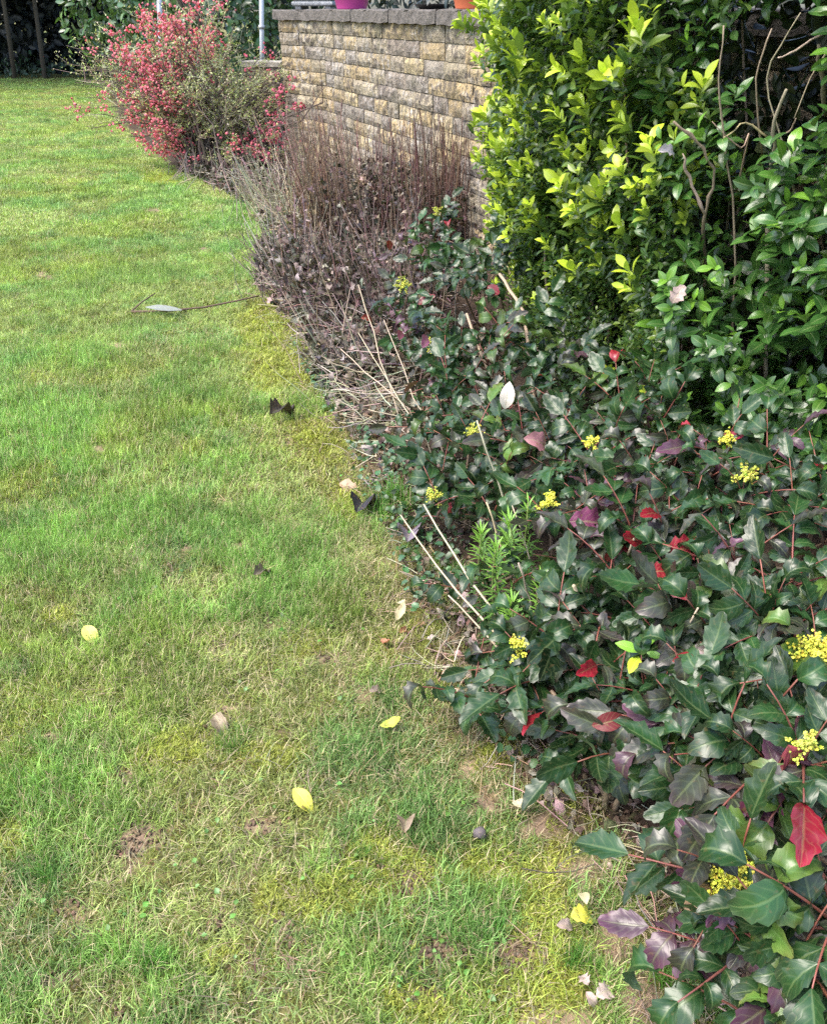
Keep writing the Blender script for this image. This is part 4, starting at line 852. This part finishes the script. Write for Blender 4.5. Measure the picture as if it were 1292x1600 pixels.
# ------------------------------------------------------------------ litter and low weeds in the bed
n = 8000; yv = .6+R.random(n)**1.3*8; uo = R.gamma(1.5, .34, n)-.03; xx = xb(yv)+uo; kz = hsum(xx, yv)+.018*sm(0, .2, uo)+R.random(n)*.02
lc = jc((.12, .085, .065), n, .4); pk = R.random(n) < .3; lc[pk] = jc((.34, .27, .23), int(pk.sum()), .2); var = R.integers(0, 4, n); Mx = frames(np.stack([xx, yv, kz], 1), rnd(n)*[1, 1, .25], rnd(n)*.5+[0, 0, 1], R.uniform(.018, .05, n)); a = Acc()
for v_ in range(4): a.add(LF_D[v_], Mx[var == v_], lc[var == v_])
a.obj('leaf_litter', M_dead, kind='stuff')
a = Acc()
for i in range(1700):
    y_ = .6+R.random()**1.5*6; x_ = xb(np.array([y_]))[0] + R.gamma(1.6, .16)-.05; q = np.array([x_, y_, hsum(x_, y_)+R.random()*.03]); az = R.uniform(0, 6.28)
    tube(a, curve(q, q+np.array([math.cos(az), math.sin(az), R.normal()*.15])*R.uniform(.03, .16), .12, 4), R.uniform(.0008, .002), 3, jc((.36, .29, .21), 1, .3)[0], cap=False)
a.obj('twig_litter', M_stem, kind='stuff')
n = 1500; yv = 1.35+R.random(n)*2.9; uo = R.gamma(2, .10, n)-.06; xx = xb(yv)+uo; ok = fbm(xx, yv, .25, 160) > .40; xx, yv = xx[ok], yv[ok]; n = len(xx)
a = Acc(); a.add(leaf(.75, 4, .3, .4, .45, 2, spine=.2), frames(np.stack([xx, yv, hsum(xx, yv)+.02+R.random(n)*.05], 1), rnd(n)*[1, 1, .4]+[-.2, -.2, .1], rnd(n)*.3+[0, -.2, 1], R.uniform(.012, .032, n)), jc((.045, .10, .04), n, .3)); a.obj('ground_cover', M_maho, kind='stuff')

n = 900; yv = .7+R.random(n)**1.4*4.5; xx = xb(yv)-.05-R.random(n)**.8*(yv*.62+.5); ok = fbm(xx, yv, .3, 170) > .53; xx, yv = xx[ok], yv[ok]; n = len(xx)
a = Acc(); a.add(leaf(.8, 3, .25, .3, .6, 2), frames(np.stack([xx, yv, hsum(xx, yv)+.012+R.random(n)*.012], 1), rnd(n)*[1, 1, .3], rnd(n)*.3+[0, 0, 1], R.uniform(.007, .016, n)), jc((.085, .19, .03), n, .25)); a.obj('lawn_weeds', M_far, kind='stuff')
# ------------------------------------------------------------------ fallen leaves one can point at
lf_f = [leaf(.5, 8, .3, .8, .5, 4, seed=60, bulge=.05), leaf(.42, 8, .45, -.9, .5, 4, seed=61, wave=.3, twist=.4), leaf(.5, 8, .5, 1.3, .5, 4, seed=62, wave=.4, twist=.6), leaf(.62, 8, .25, .8, .45, 4, spine=.26, seed=63, wave=.4), leaf(.5, 8, .9, 1.0, .5, 4, seed=64, wave=.5, twist=.8)]
FLV = [ # px,py,z, size px length, angle deg in picture (0 right, 90 up), template, colour, label
 (472,1246,.02,46,-45,0,(.72,.70,.10),'largest bright yellow leaf lying on the near lawn'), (612,1132,.02,42,5,1,(.58,.66,.08),'narrow yellow-green leaf lying on the lawn beyond the largest yellow leaf'),
 (140,988,.02,30,-50,0,(.68,.64,.14),'small pale yellow leaf lying alone on the open lawn'), (547,762,.02,36,-25,2,(.52,.36,.24),'tan leaf lying on yellow moss at the bed edge'),
 (625,960,.02,26,55,1,(.55,.48,.28),'small cream curled leaf lying on the lawn edge'), (603,1005,.015,24,-40,1,(.42,.17,.10),'small rust coloured leaf on the lawn edge'), (628,942,.015,18,0,1,(.58,.52,.34),'tiny cream sliver of a leaf just beyond the curled cream leaf'),
 (634,985,.01,22,15,4,(.30,.13,.07),'small red brown shrivelled leaf beyond the rust coloured one'), (590,1078,.02,26,10,4,(.30,.22,.19),'small crumpled grey brown leaf on the grass'), (412,890,.035,34,30,4,(.11,.085,.07),'dark crumpled leaf in the middle of the lawn'),
 (442,636,.055,66,30,4,(.045,.033,.030),'big shrivelled blackish leaf standing on the lawn'), (568,782,.04,46,60,4,(.035,.03,.045),'dark withered leaf at the bed edge by the green tussock'),
 (640,828,.05,38,80,4,(.22,.18,.23),'dusty mauve withered leaf at the edge of the holly'), (343,1130,.02,30,-60,4,(.33,.26,.18),'dry curled leaf in a small bare patch of the lawn'), (820,1258,.02,48,-10,1,(.60,.50,.34),'narrow cream leaf lying on the bare soil'),
 (912,1398,.05,36,105,0,(.66,.60,.36),'cream leaf standing above the yellow one near the bed corner'), (912,1428,.02,42,10,3,(.62,.60,.08),'yellow lobed leaf lying near the bed corner'), (886,1446,.03,34,0,4,(.45,.34,.30),'pinkish curled leaf next to the yellow lobed one'),
 (912,1528,.03,26,120,3,(.55,.42,.38),'small pale pink spiny leaf, upper of the trio at the bottom'), (946,1548,.03,34,30,3,(.58,.46,.40),'star shaped pale pink dead leaf of the trio at the bottom'), (925,1562,.02,32,-50,2,(.50,.38,.34),'cupped pale pink dead leaf of the trio at the bottom'),
 (1042,1590,.03,50,10,0,(.36,.40,.16),'broad dull green leaf lying at the bottom of the lawn edge'), (1092,1408,.33,56,35,2,(.50,.31,.19),'tan dead leaf caught on the nearest grape holly'), (634,1280,.03,42,85,4,(.28,.21,.15),'rolled brown leaf standing upright in the grass'),
 (1058,460,1.02,34,60,3,(.52,.38,.34),'pinkish dead leaf caught on the hedge'), (792,621,.52,40,80,0,(.80,.70,.60),'pale almost white leaf caught on a stem before the hedge'), (845,689,.45,54,-5,2,(.34,.15,.17),'pink dead leaf lying flat on the holly'),
 (1045,236,1.30,34,0,4,(.36,.32,.34),'grey withered leaf caught in the hedge'), (1065,858,.50,60,25,3,(.42,.012,.03),'scarlet holly leaf, larger of the pair in the middle of the bed'), (1030,892,.46,40,10,3,(.40,.012,.025),'scarlet holly leaf, smaller of the pair'),
 (920,814,.42,62,5,3,(.30,.05,.13),'crimson and mauve leaf beside the yellow flower head'), (1238,1190,.45,46,-75,3,(.50,.06,.08),'crimson tipped leaf hanging below green ones'), (950,1128,.32,54,20,0,(.26,.03,.035),'maroon blotched rounded leaf over the low holly'),
 (1070,1028,.44,42,20,1,(.48,.02,.04),'narrow crimson leaf beside the crinkled grey pink one'), (1108,1020,.44,46,-10,4,(.50,.40,.40),'crinkled grey pink leaf next to a crimson one'), (1233,1360,.42,24,85,4,(.60,.02,.04),'tiny bright red leaf above the nearest hollies'),
 (1190,1255,.42,76,35,3,(.22,.04,.085),'big plum red leaf over the near hollies'), (1145,682,.58,30,-10,1,(.50,.02,.06),'small crimson leaf under the dark shrub'), (628,520,.44,26,70,1,(.45,.08,.15),'pink red leaf on the far holly by the dry stems'), (668,530,.42,34,60,1,(.42,.10,.20),'pink leaf next to a red one on the far holly'),
 (574,497,.2,20,0,4,(.34,.04,.03),'dark red curled leaf among the dry stalks'), (610,380,.5,24,80,1,(.32,.03,.03),'brick red leaf at the far side of the dry stems'), (1122,825,.5,18,70,1,(.42,.02,.03),'little red leaf deep among the hollies'),
]
for (px, py, z, lp, an, ti, c_, lab) in FLV:
    p = G(px, py, z); an = math.radians(an); ca, sa = math.cos(an)*lp/2, math.sin(an)*lp/2
    flat = z < .1; z = z-.012 if flat else z; c_ = tuple(np.array(c_)*(.78 if min(c_) > .2 else .9))
    if flat: p0 = G(px-ca, py+sa, z); p1 = G(px+ca, py-sa, z); d = p1-p0; s_ = min(np.linalg.norm(d), .17)*(.85 if ti < 2 else 1)
    else: p0 = PY(px-ca, py+sa, p[1]); p1 = PY(px+ca, py-sa, p[1]); d = p1-p0; s_ = np.linalg.norm(d); d = d + np.array([0, -.15*s_, 0])
    c_ = tuple(np.array(c_)*((.6, .8, .8) if c_[0] > 3*c_[1] else (1, 1, 1)))
    single('fallen_leaf' if ti in (0, 1, 2, 4) or flat else 'loose_leaf', p-nrm(d)*s_*.5, d, [0, -.25 if flat else -1.0, 1], s_*1.1, lf_f[ti], M_fallen, c_, lab, 'leaf', 'single leaves that stand out')
# fallen twig with a grey blade on the lawn
b_ = G(300, 482); tw = thing('fallen_twig', b_, 'thin brown twig with a grey blade lying on the lawn', 'twig')
for pts, r_ in (([(205, 487, .015), (260, 486, .02), (320, 480, .03), (370, 470, .04), (405, 462, .06)], .007), ([(205, 487, .015), (222, 472, .05), (243, 458, .07)], .005)):
    a = Acc(); q = np.array([G(*p) for p in pts]); tube(a, q, np.linspace(r_, r_*.6, len(q)), 6, (.12, .08, .06)); a.obj('twig', M_bark, tw, loc=b_)
p0, p1 = G(228, 480, .05), G(284, 482, .05); link('blade', Acc().add(leaf(.2, 6, .2, .1, .5, 2)).mesh('blade', M_fallen), tw, shift(frames([p0], [p1-p0], [0, -.6, 1], np.linalg.norm(p1-p0)), b_)[0], (.20, .22, .21))
p = G(750, 1302, .012); a = Acc(); a.add(clods[0], frames([p], [[1, 0, .2]], [0, 0, 1], .03), [(.13, .11, .11)]); a.obj('pebble', M_clod, loc=p, label='small smooth mauve grey pebble in the grass', cat='stone')

# ------------------------------------------------------------------ far hedges, a canopy added to shade them and the ground beneath
def mass(name, label, cat, c, r, n, size, col, m=M_far, tm=LF_L, nind=0, seed=0, shell=.25, flat=1.0, trunk=True, hicol=None, zmin=.05, core=True, only_front=True):
    c = np.array(c, float); r = np.array(r, float); th = thing(name, (c[0], c[1], 0), label, cat); loc = np.array((c[0], c[1], 0.))
    d = nrm(rnd(n)); k = 1-R.random(n)**1.5*shell; lump = 1+(noise(d[:, 0]*3+seed, d[:, 2]*3, .5, 9)-.5)*.4
    q = c + d*r*(k*lump)[:, None]; ok = q[:, 2] > zmin; q = q[ok]; d = d[ok]; n = len(q)
    cc = jc(col, n, .25)
    if hicol is not None: hi = R.random(n) < .15; cc[hi] = jc(hicol, int(hi.sum()), .15)
    Ms = frames(q, d*.5+rnd(n)*.6+[0, 0, -.1], d+[0, 0, .4], R.uniform(.7, 1.2, n)*size); var = R.integers(0, len(tm), n)
    leafset(th, loc, Ms, cc, var, tm, templ_mesh(tm, 'leaf', m) if nind else None, m, nind)
    if trunk:
        for i in range(4):
            a = Acc(); b_ = loc + np.array([R.normal()*.25*r[0], R.normal()*.15, 0]); e = np.array([b_[0]+R.normal()*.05*r[0], b_[1], c[2]+r[2]*.6]); tube(a, curve(b_, e, .05, 5), np.linspace(.06, .02, 5), 7, (.09, .075, .06)); a.obj('trunk', M_bark, th, loc=loc)
    return th
far_t = [leaf(.45, 3, .2, .3, .5, 2, seed=80+i) for i in range(3)]
mass('laurel_hedge', 'tall cherry laurel hedge with shining oval leaves behind the pink flowering shrub', 'hedge', (-4.55, 19.0, 2.0), (2.15, 1.6, 2.6), 5200, .20, (.035, .085, .03), M_laurel, far_t, 200, 1, .22, hicol=(.10, .19, .05), zmin=.55)
mass('laurel_hedge', 'dark laurel between the two grey posts behind the flowering shrub', 'hedge', (-3.1, 14.6, 1.7), (1.35, 1.0, 2.0), 3600, .15, (.03, .075, .026), M_laurel, far_t, 200, 2, .25, hicol=(.09, .17, .05), zmin=.35)
mass('laurel_hedge', 'dark evergreen hedge just behind the end of the stone wall', 'hedge', (-1.75, 15.2, 1.6), (1.1, 1.0, 2.0), 2400, .14, (.022, .05, .022), M_far, far_t, 0, 3, .25, zmin=.1)
mass('background_hedge', 'dark evergreen seen above the stone wall between the pots', 'hedge', (1.2, 14.5, 1.8), (3.0, 1.0, 2.2), 4200, .16, (.012, .022, .02), M_far, far_t, 0, 4, .3, zmin=.1)
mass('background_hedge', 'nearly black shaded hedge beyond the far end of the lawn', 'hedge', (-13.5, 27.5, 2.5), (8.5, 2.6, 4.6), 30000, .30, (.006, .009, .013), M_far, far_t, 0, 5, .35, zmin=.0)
mass('shade_canopy', 'dense evergreen canopy added above the view to shade the corner beyond the lawn', 'added canopy', (-10.5, 24.0, 5.0), (7.0, 4.6, 2.8), 14000, .34, (.02, .035, .018), M_far, far_t, 0, 6, .8, zmin=2.5)  # foliage added overhead, above the view, to cast the far corner into shade
mass('background_hedge', 'dark shrubs on the far side of the stone wall behind the evergreen shrubs', 'hedge', (4.6, 7.2, 1.8), (3.0, 2.6, 2.4), 9000, .14, (.014, .024, .014), M_far, far_t, 0, 8, .35, zmin=.1)
# scattered plants under the far hedge
th = mass('low_fern', 'low dark green plants at the foot of the black shaded hedge', 'plant', (-10.2, 24.6, .05), (2.6, .5, .5), 700, .14, (.03, .06, .035), M_far, far_t, 0, 7, .7, trunk=False, zmin=.02)
print('grass tufts', ng, 'bricks', nb, 'objects', len(bpy.data.objects))
